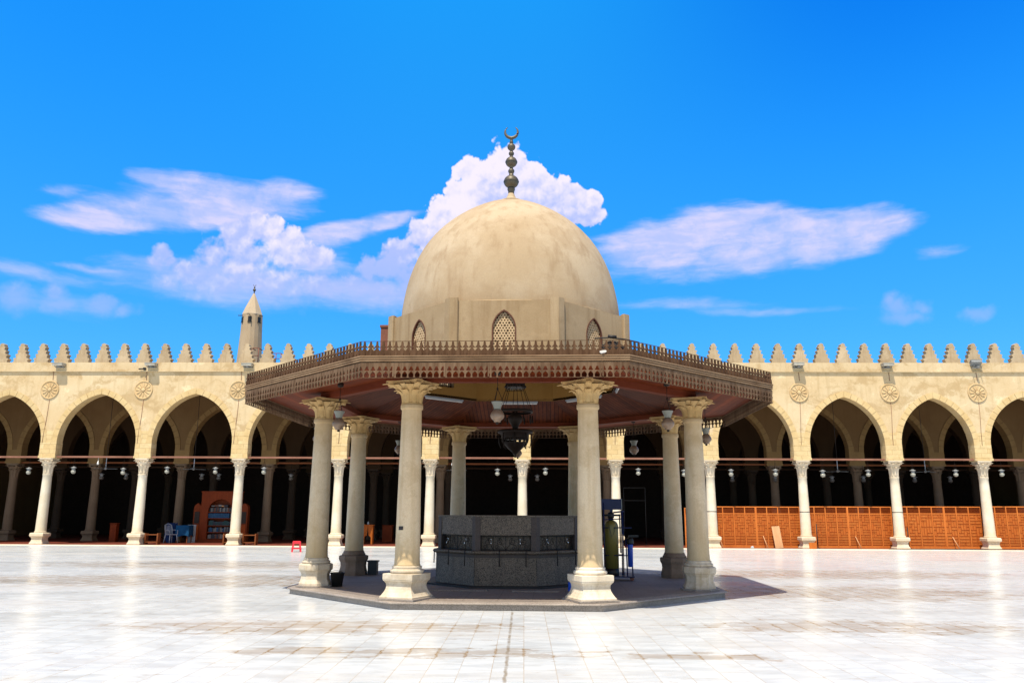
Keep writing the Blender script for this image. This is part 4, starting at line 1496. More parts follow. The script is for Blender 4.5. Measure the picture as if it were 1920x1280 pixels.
# ceiling fans on white rods
for lx, ly, i in ((-21.5, 1.9, 2), (-16.8, 1.9, 3), (-3.0, 1.9, 6), (16.9, 2.0, 10), (21.4, 2.0, 11)):
    t = thing('ceiling_fan', 'ceiling fan on a thin white rod in the ' + WORDS[i], 'ceiling fan', aw(lx, ly, 8.63), random.uniform(0, 1), 'ceiling fans in the arcade')
    obj('rod', MB().tube([(0, 0, 0), (0, 0, -4.15)], 0.012, 6), 'iron', t)
    obj('downrod', MB().tube([(0, 0, -4.15), (0, 0, -4.75)], 0.018, 6), 'white_plastic', t)
    obj('motor', MB().lathe([(0.02, -4.72), (0.06, -4.75), (0.08, -4.80), (0.06, -4.84), (0.03, -4.86)], 16), 'flood_grey', t)
    for k in range(3):
        mb = MB().box(0.1, 0.62, -0.06, 0.06, -4.815, -4.803)
        obj('blade', mb, 'flood_grey', t, (0, 0, 0), k * 2 * PI / 3)
mb = MB().tube([(0, 0, 0), (0, 0, 0.34)], [0.03, 0.026], 8)
mb.lathe([(0.03, 0.34), (0.06, 0.36), (0.065, 0.42), (0.03, 0.45)], 10)
tag(obj('loudspeaker', mb, 'white_plastic', None, aw(-2.75, -0.05, ZI + 0.11), ATH), 'white rod shaped fitting standing on the timber tie left of the fountain', 'light fitting')
mb = MB().lathe([(0.01, -0.34), (0.045, -0.32), (0.05, -0.26), (0.02, -0.18), (0.018, -0.14)], 10)
mb.tube([(0, 0, -0.14), (0, 0, 0)], 0.006, 4)
tag(obj('light_bulb', mb, 'tube', None, aw(-2.95, -0.12, ZI + 0.02), ATH), 'bare white bulb hanging under the timber tie left of the fountain', 'light bulb')
mb = MB().lathe([(0.01, -0.34), (0.045, -0.32), (0.05, -0.26), (0.02, -0.18), (0.018, -0.14)], 10)
mb.tube([(0, 0, -0.14), (0, 0, 0)], 0.006, 4)
tag(obj('light_bulb', mb, 'tube', None, aw(-20.85, -0.12, ZI + 0.02), ATH), 'bare white bulb hanging between two globes in the leftmost full arch', 'light bulb')

# ------------------------------------------------------------------ carved wooden screens on the right
def screen(x0, x1, h, label):
    t = thing('wooden_screen', label, 'screen', aw((x0 + x1) / 2, 0.50, 0.032), ATH, 'carved wooden screens closing the right-hand arches')
    w = x1 - x0
    n = max(1, round(w / 0.565))
    cw = w / n
    rng = random.Random(int(x0 * 100))
    fr = MB()
    fr.box(-w / 2, w / 2, -0.03, 0.03, h - 0.05, h)
    fr.box(-w / 2, w / 2, -0.03, 0.03, 0.0, 0.12)
    fr.box(-w / 2, w / 2, -0.028, 0.028, h - 0.38, h - 0.33)
    for k in range(n + 1):
        x = -w / 2 + k * cw
        hw_ = 0.045 if k % 4 == 0 else 0.024
        fr.box(max(-w / 2, x - hw_), min(w / 2, x + hw_), -0.034, 0.026, 0.12, h - 0.05)
    obj('frame', fr, 'screen_wood', t)
    bk, rel = MB(), MB()
    for k in range(n):
        xa = -w / 2 + k * cw + 0.03
        xb = xa + cw - 0.06
        bk.box(xa, xb, -0.006, 0.008, 0.11, h - 0.36)
        q = 4
        s_ = (xb - xa) / q
        z0, z1 = 0.14, h - 0.40
        nr = int((z1 - z0) / s_)
        s2 = (z1 - z0) / nr
        # pairs of bars laid crosswise, like basket work, with plain planks at the foot
        occ = [[0] * q for _ in range(nr)]
        for r_ in range(nr):
            for c_ in range(q):
                if occ[r_][c_]:
                    continue
                if r_ < 3:
                    L = 4 if c_ == 0 and rng.random() < 0.5 else 2
                    L = min(L, q - c_)
                    ra, ca_ = 1, L
                else:
                    vert = ((r_ // 2 + (c_ + k) // 2) % 2 == 0) ^ (rng.random() < 0.18)
                    L = rng.choice((2, 2, 3))
                    ra, ca_ = (min(L, nr - r_), 1) if vert else (1, min(L, q - c_))
                while ca_ > 1 and any(occ[r_][c_ + d] for d in range(ca_)):
                    ca_ -= 1
                for rr in range(ra):
                    for cc in range(ca_):
                        occ[r_ + rr][c_ + cc] = 1
                gx = 0.018
                X0, X1 = xa + c_ * s_ + gx, xa + (c_ + ca_) * s_ - gx
                Z0, Z1 = z0 + r_ * s2 + gx, z0 + (r_ + ra) * s2 - gx
                for (a0, a1, b0, b1) in ((X0, X1, Z0, Z0 + 0.022), (X0, X1, Z1 - 0.022, Z1), (X0, X0 + 0.022, Z0 + 0.0222, Z1 - 0.0222), (X1 - 0.022, X1, Z0 + 0.0222, Z1 - 0.0222)):
                    rel.box(a0, a1, -0.026, -0.004, b0, b1)
                rel.box(X0 + 0.035, X1 - 0.035, -0.018, -0.004, Z0 + 0.03, Z1 - 0.03)
    obj('panel', bk, 'screen_back', t)
    obj('relief', rel, 'screen_wood', t)
    lat = MB()
    for k in range(n):
        xa = -w / 2 + k * cw + 0.035
        xb = xa + cw - 0.07
        for j in range(10):
            x = xa + (j + 0.5) * (xb - xa) / 10
            lat.box(x - 0.006, x + 0.006, -0.012, 0.0, h - 0.33, h - 0.05)
        for j in range(5):
            z = h - 0.33 + (j + 0.5) * 0.28 / 5
            lat.box(xa, xb, -0.008, 0.004, z - 0.005, z + 0.005)
    obj('lattice', lat, 'screen_back', t)
    st = MB()
    for k in range(0, n, 4):
        x = -w / 2 + k * cw + 0.3
        st.tube([(x, -0.03, 0.55), (x + 0.09, -0.42, 0.0)], 0.022, 5)
    obj('prop', st, 'plank_wood', t)


screen(9.95, 14.30, 1.98, 'orange carved wooden screen just right of the pavilion, with a plank leaning on it')
screen(14.46, 18.80, 2.0, 'orange carved wooden screen in the second full arch from the right')
screen(18.96, 23.15, 2.02, 'orange carved wooden screen in the rightmost full arch')
screen(23.30, 27.65, 2.04, 'orange carved wooden screen cut by the right edge of the photo')
screen(8.60, 9.72, 1.90, 'narrow orange wooden screen seen between two right-hand pavilion columns')
# things leaning there
mb = MB().box(-0.19, 0.19, -0.015, 0.015, 0, 1.06)
o = obj('plank', mb, 'plank_wood', None, aw(13.05, 0.02, 0.034), ATH)
o.rotation_euler = (R(-14), R(-3.5), ATH)
tag(o, 'pale wooden plank leaning against the screen right of the pavilion', 'plank')
mb = MB().box(-0.17, 0.17, -0.012, 0.012, 0, 0.30)
o = obj('board', mb, 'orange_wood', None, aw(14.42, -0.72, 0.03), ATH)
o.rotation_euler = (R(-12), 0, ATH)
tag(o, 'small square orange board leaning on the white column base between two screens', 'board')
for lx, h, lab in ((14.95, 1.15, 'thin dark rod upright beside the column base with the orange board'), (19.35, 1.0, 'thin dark rod upright right of the column between the two full screens')):
    mb = MB().tube([(0, 0, 0), (0.02, 0.10, h)], 0.022, 6)
    mb.tube([(-0.1, 0, 0.01), (0.1, 0, 0.01)], 0.02, 6)
    tag(obj('metal_rod', mb, 'iron', None, aw(lx, 0.12, 0.034), ATH), lab, 'rod')
mb = MB()
for k in range(30):
    mb.v.append((0, 0, 0)); mb.v.pop()
pts = [(18.0 + 0.35 * k, 0.03 * math.sin(k * 1.3), 0) for k in range(28)]
mb.tube(pts, 0.02, 6)
tag(obj('hose', mb, 'iron', None, aw(0, -0.72, 0.05), ATH), 'dark hose lying on the kerb below the right-hand screens', 'hose')
mb = MB().lathe([(0.07, 0), (0.08, 0.06), (0.06, 0.10), (0.02, 0.12)], 10)
tag(obj('stone', mb, 'white_card', None, aw(11.55, -0.7, 0.028), 0.3), 'small white stone on the kerb at the foot of the screen next to the pavilion', 'stone')

# ------------------------------------------------------------------ furniture under the left arches
bc = thing('bookcase', 'tall orange wooden bookcase with an arched opening full of books behind a left-hand column', 'bookcase', aw(-15.62, 3.0, 0.032), ATH)
W2, Hh = 1.05, 2.62
hwid, zs_, za_ = 0.66, 1.60, 2.259
ap = arch_pts(0, hwid, zs_, za_, 10)
right = [(0, 2.62), (0, 2.62)]
rp = [(hwid, 0.16), (W2, 0.16), (W2, Hh), (0, Hh)] + list(reversed(ap[:11]))
mb = MB().prism(rp, -0.02, 0.03)
mb.prism([(-x, z) for x, z in reversed(rp)], -0.02, 0.03)
mb.box(-W2 - 0.02, W2 + 0.02, -0.04, 0.40, 0, 0.16)
mb.box(-W2, -W2 + 0.04, 0.03, 0.38, 0.16, Hh)
mb.box(W2 - 0.04, W2, 0.03, 0.38, 0.16, Hh)
mb.box(-W2 + 0.04, W2 - 0.04, 0.36, 0.38, 0.16, Hh)
mb.box(-W2 - 0.04, W2 + 0.04, -0.05, 0.40, Hh, Hh + 0.06)
mb.box(-hwid - 0.05, -hwid, 0.03, 0.36, 0.16, 2.2)
mb.box(hwid, hwid + 0.05, 0.03, 0.36, 0.16, 2.2)
obj('case', mb, 'case_wood', bc)
SH = [0.18, 0.52, 0.86, 1.24, 1.56]
for z in SH:
    obj('shelf', MB().box(-hwid, hwid, 0.0, 0.36, z, z + 0.03), 'case_wood', bc)
for sx in (-1, 1):
    mb = MB().box(-0.20, 0.20, 0.05, 0.38, 0, 1.75)
    rp2 = [(0.20, 1.75)] + arch_pts(0, 0.20, 1.75, 2.05, 6) + [(-0.20, 1.75)]
    mb.prism(arch_pts(0, 0.20, 1.755, 2.05, 6), 0.05, 0.38)
    wgo = obj('wing', mb, 'case_wood', bc, (sx * 1.26, 0, 0))
    mb = MB().box(-0.13, 0.13, 0.03, 0.048, 1.0, 1.6)
    obj('door_glass', mb, 'glass', wgo)
    mb = MB().box(-0.13, 0.13, 0.03, 0.048, 0.12, 0.92)
    obj('door_panel', mb, 'screen_back', wgo)


def book_at(lx, z, w, h, m, label, group, lean=0.0):
    d = 0.20
    mb = MB().box(-w / 2, w / 2, 0.0, d, 0, h)
    o = obj('book', mb, m, None, aw(-15.62 + lx, 3.05, 0.032 + z), ATH)
    if lean:
        o.rotation_euler = (0, lean, ATH)
    tag(o, label, 'book', group)


x = -0.61
for k in range(12):
    book_at(x, 1.271, 0.085, 0.25, 'book_blue', 'thick bright blue volume in the row of matching books in the bookcase', 'matching blue volumes')
    x += 0.094
book_at(0.58, 1.271, 0.08, 0.27, 'book_white', 'white bound book at the right end of the row of blue volumes', None)
for (z, mats, lab, grp) in ((0.891, ['book_green', 'book_dark', 'book_green'], 'dark green bound book on the shelf under the blue volumes', 'dark green books'),
                            (0.551, ['book_white', 'book_dark', 'book_white', 'book_blue', 'book_dark'], 'book among black and white spines on the second shelf from the foot', 'mixed books on the second shelf'),
                            (1.591, ['book_dark', 'book_brown', 'book_dark', 'book_white'], 'dark book on the shelf just above the blue volumes', 'dark books on the upper shelf'),
                            (0.211, ['book_dark', 'book_white', 'book_brown'], 'book standing on the lowest shelf of the bookcase', 'books on the lowest shelf')):
    x = -0.60
    k = 0
    while x < 0.60:
        w = random.uniform(0.05, 0.10)
        book_at(x + w / 2, z, w - 0.006, random.uniform(0.19, 0.27), mats[random.randrange(len(mats))], lab, grp)
        x += w
        k += 1
for k in range(5):
    x = -0.42 + k * 0.17
    mb = MB().box(-0.10, 0.10, 0.0, 0.2, 0, 0.06 + 0.02 * (k % 3))
    o = obj('book', mb, ('book_white', 'book_brown', 'book_white', 'plank_wood', 'book_dark')[k], None, aw(-15.62 + x, 3.06, 0.032 + 1.875), ATH + random.uniform(-0.2, 0.2))
    tag(o, 'book lying flat on top of the upper row under the arch', 'book', 'books lying on the upper row')

# table, chair and card
tb = thing('table', 'small table under a bright blue cloth left of the bookcase', 'table', aw(-17.25, 2.5, 0.032), ATH)
mb = MB().box(-0.31, 0.31, -0.30, 0.30, 0.86, 0.89)
obj('tabletop', mb, 'bench_wood', tb)
for sx in (-1, 1):
    for sy in (-1, 1):
        obj('leg', MB().box(sx * 0.27 - 0.02, sx * 0.27 + 0.02, sy * 0.26 - 0.02, sy * 0.26 + 0.02, 0, 0.86), 'bench_wood', tb)
rows = []
ring = [(-1, -1), (-0.5, -1), (0, -1), (0.5, -1), (1, -1), (1, -0.5), (1, 0), (1, 0.5), (1, 1), (0.5, 1), (0, 1), (-0.5, 1), (-1, 1), (-1, 0.5), (-1, 0), (-1, -0.5), (-1, -1)]
for j, (k, z) in enumerate(((0.0, 0.90), (0.98, 0.90), (1.03, 0.88), (1.05, 0.70), (1.10, 0.48), (1.14, 0.36))):
    row = []
    for i, (x, y) in enumerate(ring):
        wv = 1 + (0.05 * math.sin(i * 2.4 + j) if j > 2 else 0)
        row.append((x * 0.32 * k * wv, y * 0.31 * k * wv, z - (0.05 * math.sin(i * 1.7) if j == 5 else 0)))
    rows.append(row)
o = obj('tablecloth', MB().sheet(rows), 'blue_cloth', None, aw(-17.25, 2.5, 0.034), ATH)
tag(o, 'bright blue cloth draped over the small table left of the bookcase', 'tablecloth')
ch = thing('plastic_chair', 'white plastic armchair with a slatted back in front of the blue covered table', 'chair', aw(-17.75, 2.05, 0.032), ATH + R(58))
obj('seat', MB().flat([(-0.22, -0.22), (0.22, -0.22), (0.20, 0.21), (-0.20, 0.21)], 0.42, 0.45), 'white_plastic', ch)
mb = MB()
for i in range(5):
    x = -0.15 + i * 0.075
    mb.tube([(x * 0.9, 0.20, 0.45), (x, 0.25, 0.70), (x * 1.08, 0.31, 0.90)], 0.016, 6)
mb.tube([(-0.20, 0.18, 0.44), (-0.21, 0.25, 0.70), (-0.19, 0.31, 0.90), (-0.1, 0.33, 0.955), (0, 0.335, 0.97), (0.1, 0.33, 0.955), (0.19, 0.31, 0.90), (0.21, 0.25, 0.70), (0.20, 0.18, 0.44)], 0.022, 6)
obj('backrest', mb, 'white_plastic', ch)
for sx in (-1, 1):
    obj('armrest', MB().tube([(sx * 0.21, 0.24, 0.66), (sx * 0.25, 0.0, 0.66), (sx * 0.24, -0.19, 0.63), (sx * 0.22, -0.21, 0.44)], 0.02, 6), 'white_plastic', ch)
    for sy in (-1, 1):
        obj('leg', MB().tube([(sx * 0.19, sy * 0.19, 0.43), (sx * 0.24, sy * 0.25, 0.0)], [0.026, 0.018], 6), 'white_plastic', ch)
rows = []
for j in range(8):
    t = j / 7
    rows.append([(0.30 * math.cos(a) * (0.55 + 0.5 * math.sin(PI * (0.2 + 0.7 * t))) * (1 + 0.15 * math.sin(3 * a + j)), 0.28 * math.sin(a) * (0.55 + 0.5 * (1 - t)), 0.98 * (1 - t) + (0.06 * math.sin(4 * a) if j == 0 else 0))
                 for a in [2 * PI * i / 14 for i in range(15)]])
mb = MB().sheet(rows)
o = obj('covered_bundle', mb, 'navy_cloth', None, aw(-18.05, 2.75, 0.034), 0.4)
tag(o, 'heap under a dark blue cover behind the white plastic chair', 'bundle')
mb = MB().box(-0.22, 0.22, -0.01, 0.01, 0, 0.92)
mb.box(-0.22, 0.20, 0.0, 0.30, 0.0, 0.70)
tag(obj('cardboard_box', mb, 'white_card', None, aw(-17.08, 2.98, 0.032), ATH + 0.1), 'white box between the blue covered table and the bookcase', 'box')


def shoe_rack(lx, w, label):
    t = thing('shoe_rack', label, 'shoe rack', aw(lx, 0.25, 0.032), ATH, 'low wooden racks by the columns')
    for sx in (-1, 1):
        obj('side', MB().box(sx * w / 2 - 0.03, sx * w / 2 + 0.03, -0.16, 0.16, 0, 0.54), 'bench_wood', t)
    for z in (0.10, 0.45):
        obj('shelf', MB().box(-w / 2 + 0.03, w / 2 - 0.03, -0.14, 0.14, z, z + 0.04), 'bench_wood', t)


shoe_rack(-17.88, 0.62, 'low open wooden rack right of the column second from the left')
shoe_rack(-12.98, 0.62, 'low open wooden rack right of the column in front of the bookcase')
shoe_rack(-14.05, 0.42, 'low open wooden rack left of the column in front of the bookcase')
lec = thing('lectern', 'orange wooden stand with an arched foot seen between two left pavilion columns', 'lectern', aw(-7.47, 2.2, 0.032), ATH)
mb = MB()
oa = arch_pts(0, 0.17, 0.30, 0.42, 6)
rp = [(0.17, 0), (0.25, 0), (0.25, 0.95), (0, 0.95)] + list(reversed(oa[:7]))
mb.prism(rp, -0.2, -0.17)
mb.prism([(-x, z) for x, z in reversed(rp)], -0.2, -0.17)
mb.box(-0.25, -0.22, -0.169, 0.2, 0, 0.95)
mb.box(0.22, 0.25, -0.169, 0.2, 0, 0.95)
obj('body', mb, 'orange_wood', lec)
obj('top', MB().box(-0.28, 0.28, -0.23, 0.23, 0.951, 0.985), 'orange_wood', lec)
o = tag(obj('tissue', MB().lathe([(0.05, 0), (0.06, 0.05), (0.03, 0.12), (0.01, 0.16)], 8), 'white_card', None, aw(-7.5, 2.2, 1.02)), 'white tissue standing on top of the orange wooden stand', 'tissue')
mb = MB().box(-0.28, 0.28, -0.2, 0.2, 0.0, 0.88)
mb.box(-0.30, 0.30, -0.22, 0.22, 0.881, 0.92)
tag(bevel(obj('cabinet', mb, 'case_wood', None, aw(-7.05, 5.6, 0.032), ATH), 0.01), 'dim brown cabinet further back right of the orange stand', 'cabinet')
mb = MB().box(-0.17, 0.17, -0.16, 0.16, 0.0, 0.95)
mb.box(-0.20, 0.20, -0.19, 0.19, 0.951, 0.99)
tag(bevel(obj('cabinet', mb, 'case_wood', None, aw(-21.3, 3.1, 0.032), ATH), 0.01), 'dim red brown cabinet inside the leftmost full arch', 'cabinet')
# thin metal frame in the dark arch right of the fountain
mb = MB()
for x in (-0.58, 0.58):
    mb.tube([(x, 0, 0), (x, 0, 2.98)], 0.016, 6)
for z in (2.98, 2.30):
    mb.tube([(-0.58, 0, z), (0.58, 0, z)], 0.014, 6)
for x in (-0.58, 0.58):
    mb.tube([(x, -0.3, 0.012), (x, 0.3, 0.012)], 0.016, 6)
tag(obj('metal_stand', mb, 'iron_grey', None, aw(6.6, 4.0, 0.034), ATH), 'thin metal stand in the dark arch right of the fountain', 'stand')
# red stool in the sun
st = thing('stool', 'bright red plastic stool standing in the sun before the left arcade', 'stool', (-8.98, 34.6, 0), 0.3)
mb = MB().flat([(-0.15, -0.15), (0.15, -0.15), (0.15, 0.15), (-0.15, 0.15)], 0.41, 0.44)
s_ = obj('seat', mb, 'red_plastic', st)
bevel(s_, 0.012)
mb = MB()
for z0, z1 in ((0.34, 0.409), (0.12, 0.17)):
    k = 0.15 + (0.41 - z0) * 0.14
    for (x0, x1, y0, y1) in ((-k, k, -k - 0.008, -k + 0.008), (-k, k, k - 0.008, k + 0.008), (-k - 0.008, -k + 0.008, -k + 0.009, k - 0.009), (k - 0.008, k + 0.008, -k + 0.009, k - 0.009)):
        mb.box(x0, x1, y0, y1, z0, z1)
obj('apron', mb, 'red_plastic', st)
for sx in (-1, 1):
    for sy in (-1, 1):
        v = []
        for k, z in ((0.205, 0.0), (0.15, 0.409)):
            x, y = sx * k, sy * k
            v += [(x, y, z), (x - sx * 0.06, y, z), (x - sx * 0.06, y - sy * 0.012, z), (x - sx * 0.012, y - sy * 0.012, z), (x - sx * 0.012, y - sy * 0.06, z), (x, y - sy * 0.06, z)]
        f = [(i, (i + 1) % 6, (i + 1) % 6 + 6, i + 6) for i in range(6)] + [(0, 1, 2, 3, 4, 5), (6, 7, 8, 9, 10, 11)]
        obj('leg', MB().add(v, f), 'red_plastic', st)

# ------------------------------------------------------------------ things in and on the pavilion
CP, SP = math.cos(PHI), math.sin(PHI)


def pw(lx, ly, z):
    return (CX + lx * CP - ly * SP, CY + lx * SP + ly * CP, z)


SIDE = ['front edge of the canopy', 'front right edge of the canopy', 'right edge of the canopy', 'back right edge of the canopy', 'back edge of the canopy',
        'back left edge of the canopy', 'left edge of the canopy', 'front left edge of the canopy']
for i in range(8):
    a = i * PI / 4
    r = 4.45
    t = thing('oil_lamp', 'two tier glass lantern lamp hanging under the ' + SIDE[i], 'lamp', pw(r * math.sin(a), -r * math.cos(a), ZS + 0.02), PHI + a, 'lantern lamps under the canopy')
    obj('hook', MB().lathe([(0.02, -0.09), (0.055, -0.08), (0.06, -0.02), (0.03, 0.0)], 12), 'dark_brass', t)
    mb = MB().lathe([(0.062, -0.69), (0.066, -0.66), (0.075, -0.63), (0.105, -0.565), (0.108, -0.555), (0.06, -0.56), (0.03, -0.55)], 20)
    obj('shade', mb, 'shade_glass', t)
    mb = MB().lathe([(0.04, -0.915), (0.06, -0.91), (0.062, -0.885), (0.085, -0.87), (0.115, -0.835), (0.124, -0.80), (0.115, -0.765), (0.085, -0.72), (0.062, -0.692)], 24)
    obj('bowl', mb, 'globe_amber', t)
    mb = MB()
    mb.tube([(0, 0, -0.08), (0, 0, -0.30)], 0.006, 5)
    mb.lathe([(0.004, -0.36), (0.02, -0.33), (0.004, -0.29)], 8)
    for k in range(3):
        q = k * 2 * PI / 3
        mb.tube([(0, 0, -0.32), (0.10 * math.cos(q), 0.10 * math.sin(q), -0.56)], 0.005, 4)
    mb.lathe([(0.02, -0.95), (0.028, -0.925), (0.02, -0.912)], 8)
    obj('chain', mb, 'dark_brass', t)

# chandelier
cd = thing('chandelier', 'large dark brass mosque lantern with a pointed foot hanging under the dome', 'chandelier', pw(0.12, 0, 0), PHI)
mb = MB().tube([(0, 0, 4.62), (0, 0, 8.9)], 0.012, 6)
obj('rod', mb, 'dark_brass', cd)
mb = MB().lathe([(0.20, 4.45), (0.225, 4.47), (0.225, 4.60), (0.20, 4.62), (0.06, 4.66), (0.015, 4.72)], 16)
for k in range(16):
    q = 2 * PI * k / 16
    mb.lathe([(0.02, 4.44), (0.035, 4.47), (0.012, 4.50)], 6, 0, 0.225 * math.cos(q), 0.225 * math.sin(q))
obj('crown', mb, 'dark_brass', cd)
mb = MB()
for k in range(8):
    q = 2 * PI * k / 8 + 0.2
    mb.tube([(0.2 * math.cos(q), 0.2 * math.sin(q), 4.46), (0.40 * math.cos(q), 0.40 * math.sin(q), 3.92)], 0.007, 5)
obj('chain', mb, 'dark_brass', cd)
mb = MB().lathe([(0.375, 3.86), (0.405, 3.865), (0.41, 3.91), (0.395, 3.925), (0.375, 3.92)], 24, cap0=False, cap1=False)
for k in range(4):
    q = 2 * PI * k / 4
    mb.tube([(0.39 * math.cos(q), 0.39 * math.sin(q), 3.89), (0, 0, 3.86)], 0.012, 5)
mb.lathe([(0.02, 3.92), (0.10, 3.86), (0.17, 3.76), (0.15, 3.66), (0.09, 3.58), (0.06, 3.50), (0.10, 3.42), (0.03, 3.36)], 20, cap0=False, cap1=False)
for k in range(12):
    q = 2 * PI * k / 12
    mb.tube([(0.40 * math.cos(q), 0.40 * math.sin(q), 3.80), (0.40 * math.cos(q), 0.40 * math.sin(q), 3.66), (0.39 * math.cos(q), 0.39 * math.sin(q), 3.62)], [0.012, 0.02, 0.006], 5)
obj('upper_ring', mb, 'dark_brass', cd)
mb = MB().lathe([(0.015, 2.84), (0.03, 2.87), (0.02, 2.90), (0.08, 2.97), (0.16, 3.04), (0.235, 3.12), (0.275, 3.17), (0.28, 3.185)], 16)
mb.lathe([(0.30, 3.26), (0.315, 3.28), (0.32, 3.36), (0.40, 3.40), (0.41, 3.43), (0.38, 3.46), (0.20, 3.44), (0.1, 3.46)], 16)
for k in range(16):
    q = 2 * PI * k / 16
    mb.tube([(0.279 * math.cos(q), 0.279 * math.sin(q), 3.18), (0.303 * math.cos(q), 0.303 * math.sin(q), 3.27)], 0.016, 5)
    if k % 2 == 0:
        mb.tube([(0.36 * math.cos(q), 0.36 * math.sin(q), 3.42), (0.37 * math.cos(q), 0.37 * math.sin(q), 3.20), (0.33 * math.cos(q), 0.33 * math.sin(q), 3.06), (0.29 * math.cos(q), 0.29 * math.sin(q), 3.10)], [0.012, 0.02, 0.016, 0.008], 5)
obj('body', mb, 'dark_brass', cd)

# fluorescent tubes on the rim of the opening
for i, w in ((4, 'back'), (3, 'back right'), (5, 'back left'), (2, 'right'), (6, 'left')):
    a = i * PI / 4
    t = thing('fluorescent_light', 'white fluorescent tube on the %s rim of the dome opening' % w, 'tube light', pw(2.50 * math.sin(a), -2.50 * math.cos(a), 4.435), PHI + a,
              'fluorescent tubes round the dome opening')
    obj('batten', MB().box(-0.60, 0.60, -0.03, 0.03, 0.0, 0.035), 'white_plastic', t)
    obj('tube', MB().tube([(-0.58, 0, -0.02), (0.58, 0, -0.02)], 0.018, 8), 'tube', t)

# small plate on the front left column
a = R(-22.5)
mb = MB().box(-0.045, 0.045, -0.012, 0.02, -0.032, 0.032)
o = obj('plaque', mb, 'plaque', None, pw(4.2 * math.sin(a) - 0.095, -4.2 * math.cos(a) - 0.190, 1.335), PHI - R(27))
bevel(o, 0.004)
tag(o, 'small dark plate fixed to the front left pavilion column', 'plaque')
# faint scrawl on the front right column pair
# bucket
bk = thing('bucket', 'black plastic bucket on the platform beside the left pavilion column', 'bucket', pw(-3.43, -1.60, HP))
obj('body', MB().lathe([(0.105, 0.0), (0.14, 0.255), (0.15, 0.26), (0.15, 0.275), (0.138, 0.275), (0.13, 0.25), (0.10, 0.02)], 24, cap1=False), 'black_plastic', bk)
obj('handle', MB().tube([(0.145 * math.cos(q), 0.145 * math.sin(q) * 0.35 - 0.10, 0.262 - 0.06 * math.sin(q)) for q in [PI + PI * k / 10 for k in range(11)]], 0.005, 5), 'iron', bk)
# black box behind the back left column
mb = MB().flat([(-0.11, -0.1), (0.11, -0.1), (0.11, 0.1), (-0.11, 0.1)], 0, 0.30)
mb.flat([(-0.13, -0.12), (0.13, -0.12), (0.13, 0.12), (-0.13, 0.12)], 0.301, 0.335)
tag(obj('bin', mb, 'black_plastic', None, pw(-3.42, 1.72, HP), PHI), 'small black bin against the dark base of the back left column', 'bin')

# water filter on its trolley
tr = thing('filter_trolley', 'dark blue metal trolley frame on castors right of the fountain', 'trolley', pw(2.42, 0.66, HP), PHI - 0.06)
mb = MB()
for x, y, h in ((-0.27, -0.18, 1.72), (-0.27, 0.18, 1.72), (0.14, 0.18, 1.55)):
    mb.tube([(x, y, 0.09), (x, y, h)], 0.016, 6)
mb.tube([(0.16, -0.16, 0.09), (0.16, -0.16, 1.52)], 0.014, 6)
for z in (0.55, 1.16):
    mb.tube([(-0.27, -0.19, z), (0.36, -0.19, z)], 0.013, 6)
    mb.tube([(-0.27, 0.18, z), (0.16, 0.18, z)], 0.013, 6)
mb.box(-0.30, 0.40, -0.22, 0.24, 0.075, 0.10)
mb.tube([(0.36, -0.19, 0.1), (0.34, -0.19, 0.93)], 0.016, 6)
mb.tube([(0.24, -0.19, 0.1), (0.22, -0.19, 0.90)], 0.016, 6)
mb.tube([(-0.27, -0.18, 1.34), (0.16, -0.16, 1.36)], 0.013, 6)
mb.tube([(-0.05, -0.16, 1.5), (0.20, -0.16, 1.53)], 0.02, 6)
obj('frame', mb, 'blue_paint', tr)
for x, y in ((-0.24, -0.16), (-0.24, 0.18), (0.34, -0.16), (0.34, 0.18)):
    w = MB().lathe([(0.035, -0.015), (0.042, -0.01), (0.042, 0.01), (0.035, 0.015)], 12)
    w.v = [(xx, zz, yy + 0.043) for xx, yy, zz in w.v]
    obj('castor', w, 'rust', tr, (x, y, 0))
tk = thing('water_tank', 'tall olive pressure tank standing in the trolley right of the fountain', 'tank', pw(2.31, 0.62, HP + 0.10), PHI)
prof = [(0.15, 0.0), (0.165, 0.01), (0.165, 0.16)]
obj('foot', MB().lathe(prof, 24), 'black_plastic', tk)
obj('body', MB().lathe([(0.164, 0.161), (0.165, 1.08), (0.158, 1.13), (0.135, 1.18), (0.09, 1.215), (0.05, 1.225)], 32), 'olive', tk)
mb = MB().lathe([(0.05, 1.225), (0.055, 1.27), (0.075, 1.28), (0.08, 1.36), (0.06, 1.40), (0.02, 1.41)], 14)
mb.tube([(-0.2, 0, 1.34), (0.22, 0, 1.34)], 0.022, 8)
mb.tube([(0.2, 0, 1.34), (0.21, -0.02, 0.5)], 0.016, 6)
mb.tube([(-0.05, -0.05, 1.3), (-0.06, -0.17, 1.1), (0.0, -0.18, 0.85), (0.07, -0.18, 1.0), (0.05, -0.08, 1.26)], 0.005, 5)
obj('valve', mb, 'black_plastic', tk)
fh = thing('water_filter', 'bright blue filter cartridge hanging on the right side of the trolley', 'water filter', pw(2.72, 0.46, HP + 0.30), PHI)
obj('cartridge', MB().lathe([(0.045, 0.0), (0.058, 0.012), (0.064, 0.48), (0.06, 0.50)], 20), 'blue_plastic', fh)
obj('head', MB().lathe([(0.075, 0.50), (0.08, 0.52), (0.08, 0.60), (0.06, 0.64)], 16).box(-0.03, 0.19, -0.035, 0.035, 0.655, 0.70), 'black_plastic', fh)
sg = thing('sign_board', 'plain dark blue board on a post above the olive tank', 'sign', pw(2.33, 0.70, HP), PHI)
obj('board', MB().box(-0.235, 0.235, -0.012, 0.012, 1.565, 1.81), 'blue_paint', sg)
obj('edge', MB().box(0.2352, 0.252, -0.016, 0.016, 1.55, 1.815), 'flood_grey', sg)
obj('post', MB().box(-0.035, 0.035, 0.0125, 0.05, 0.101, 1.75), 'blue_paint', sg)
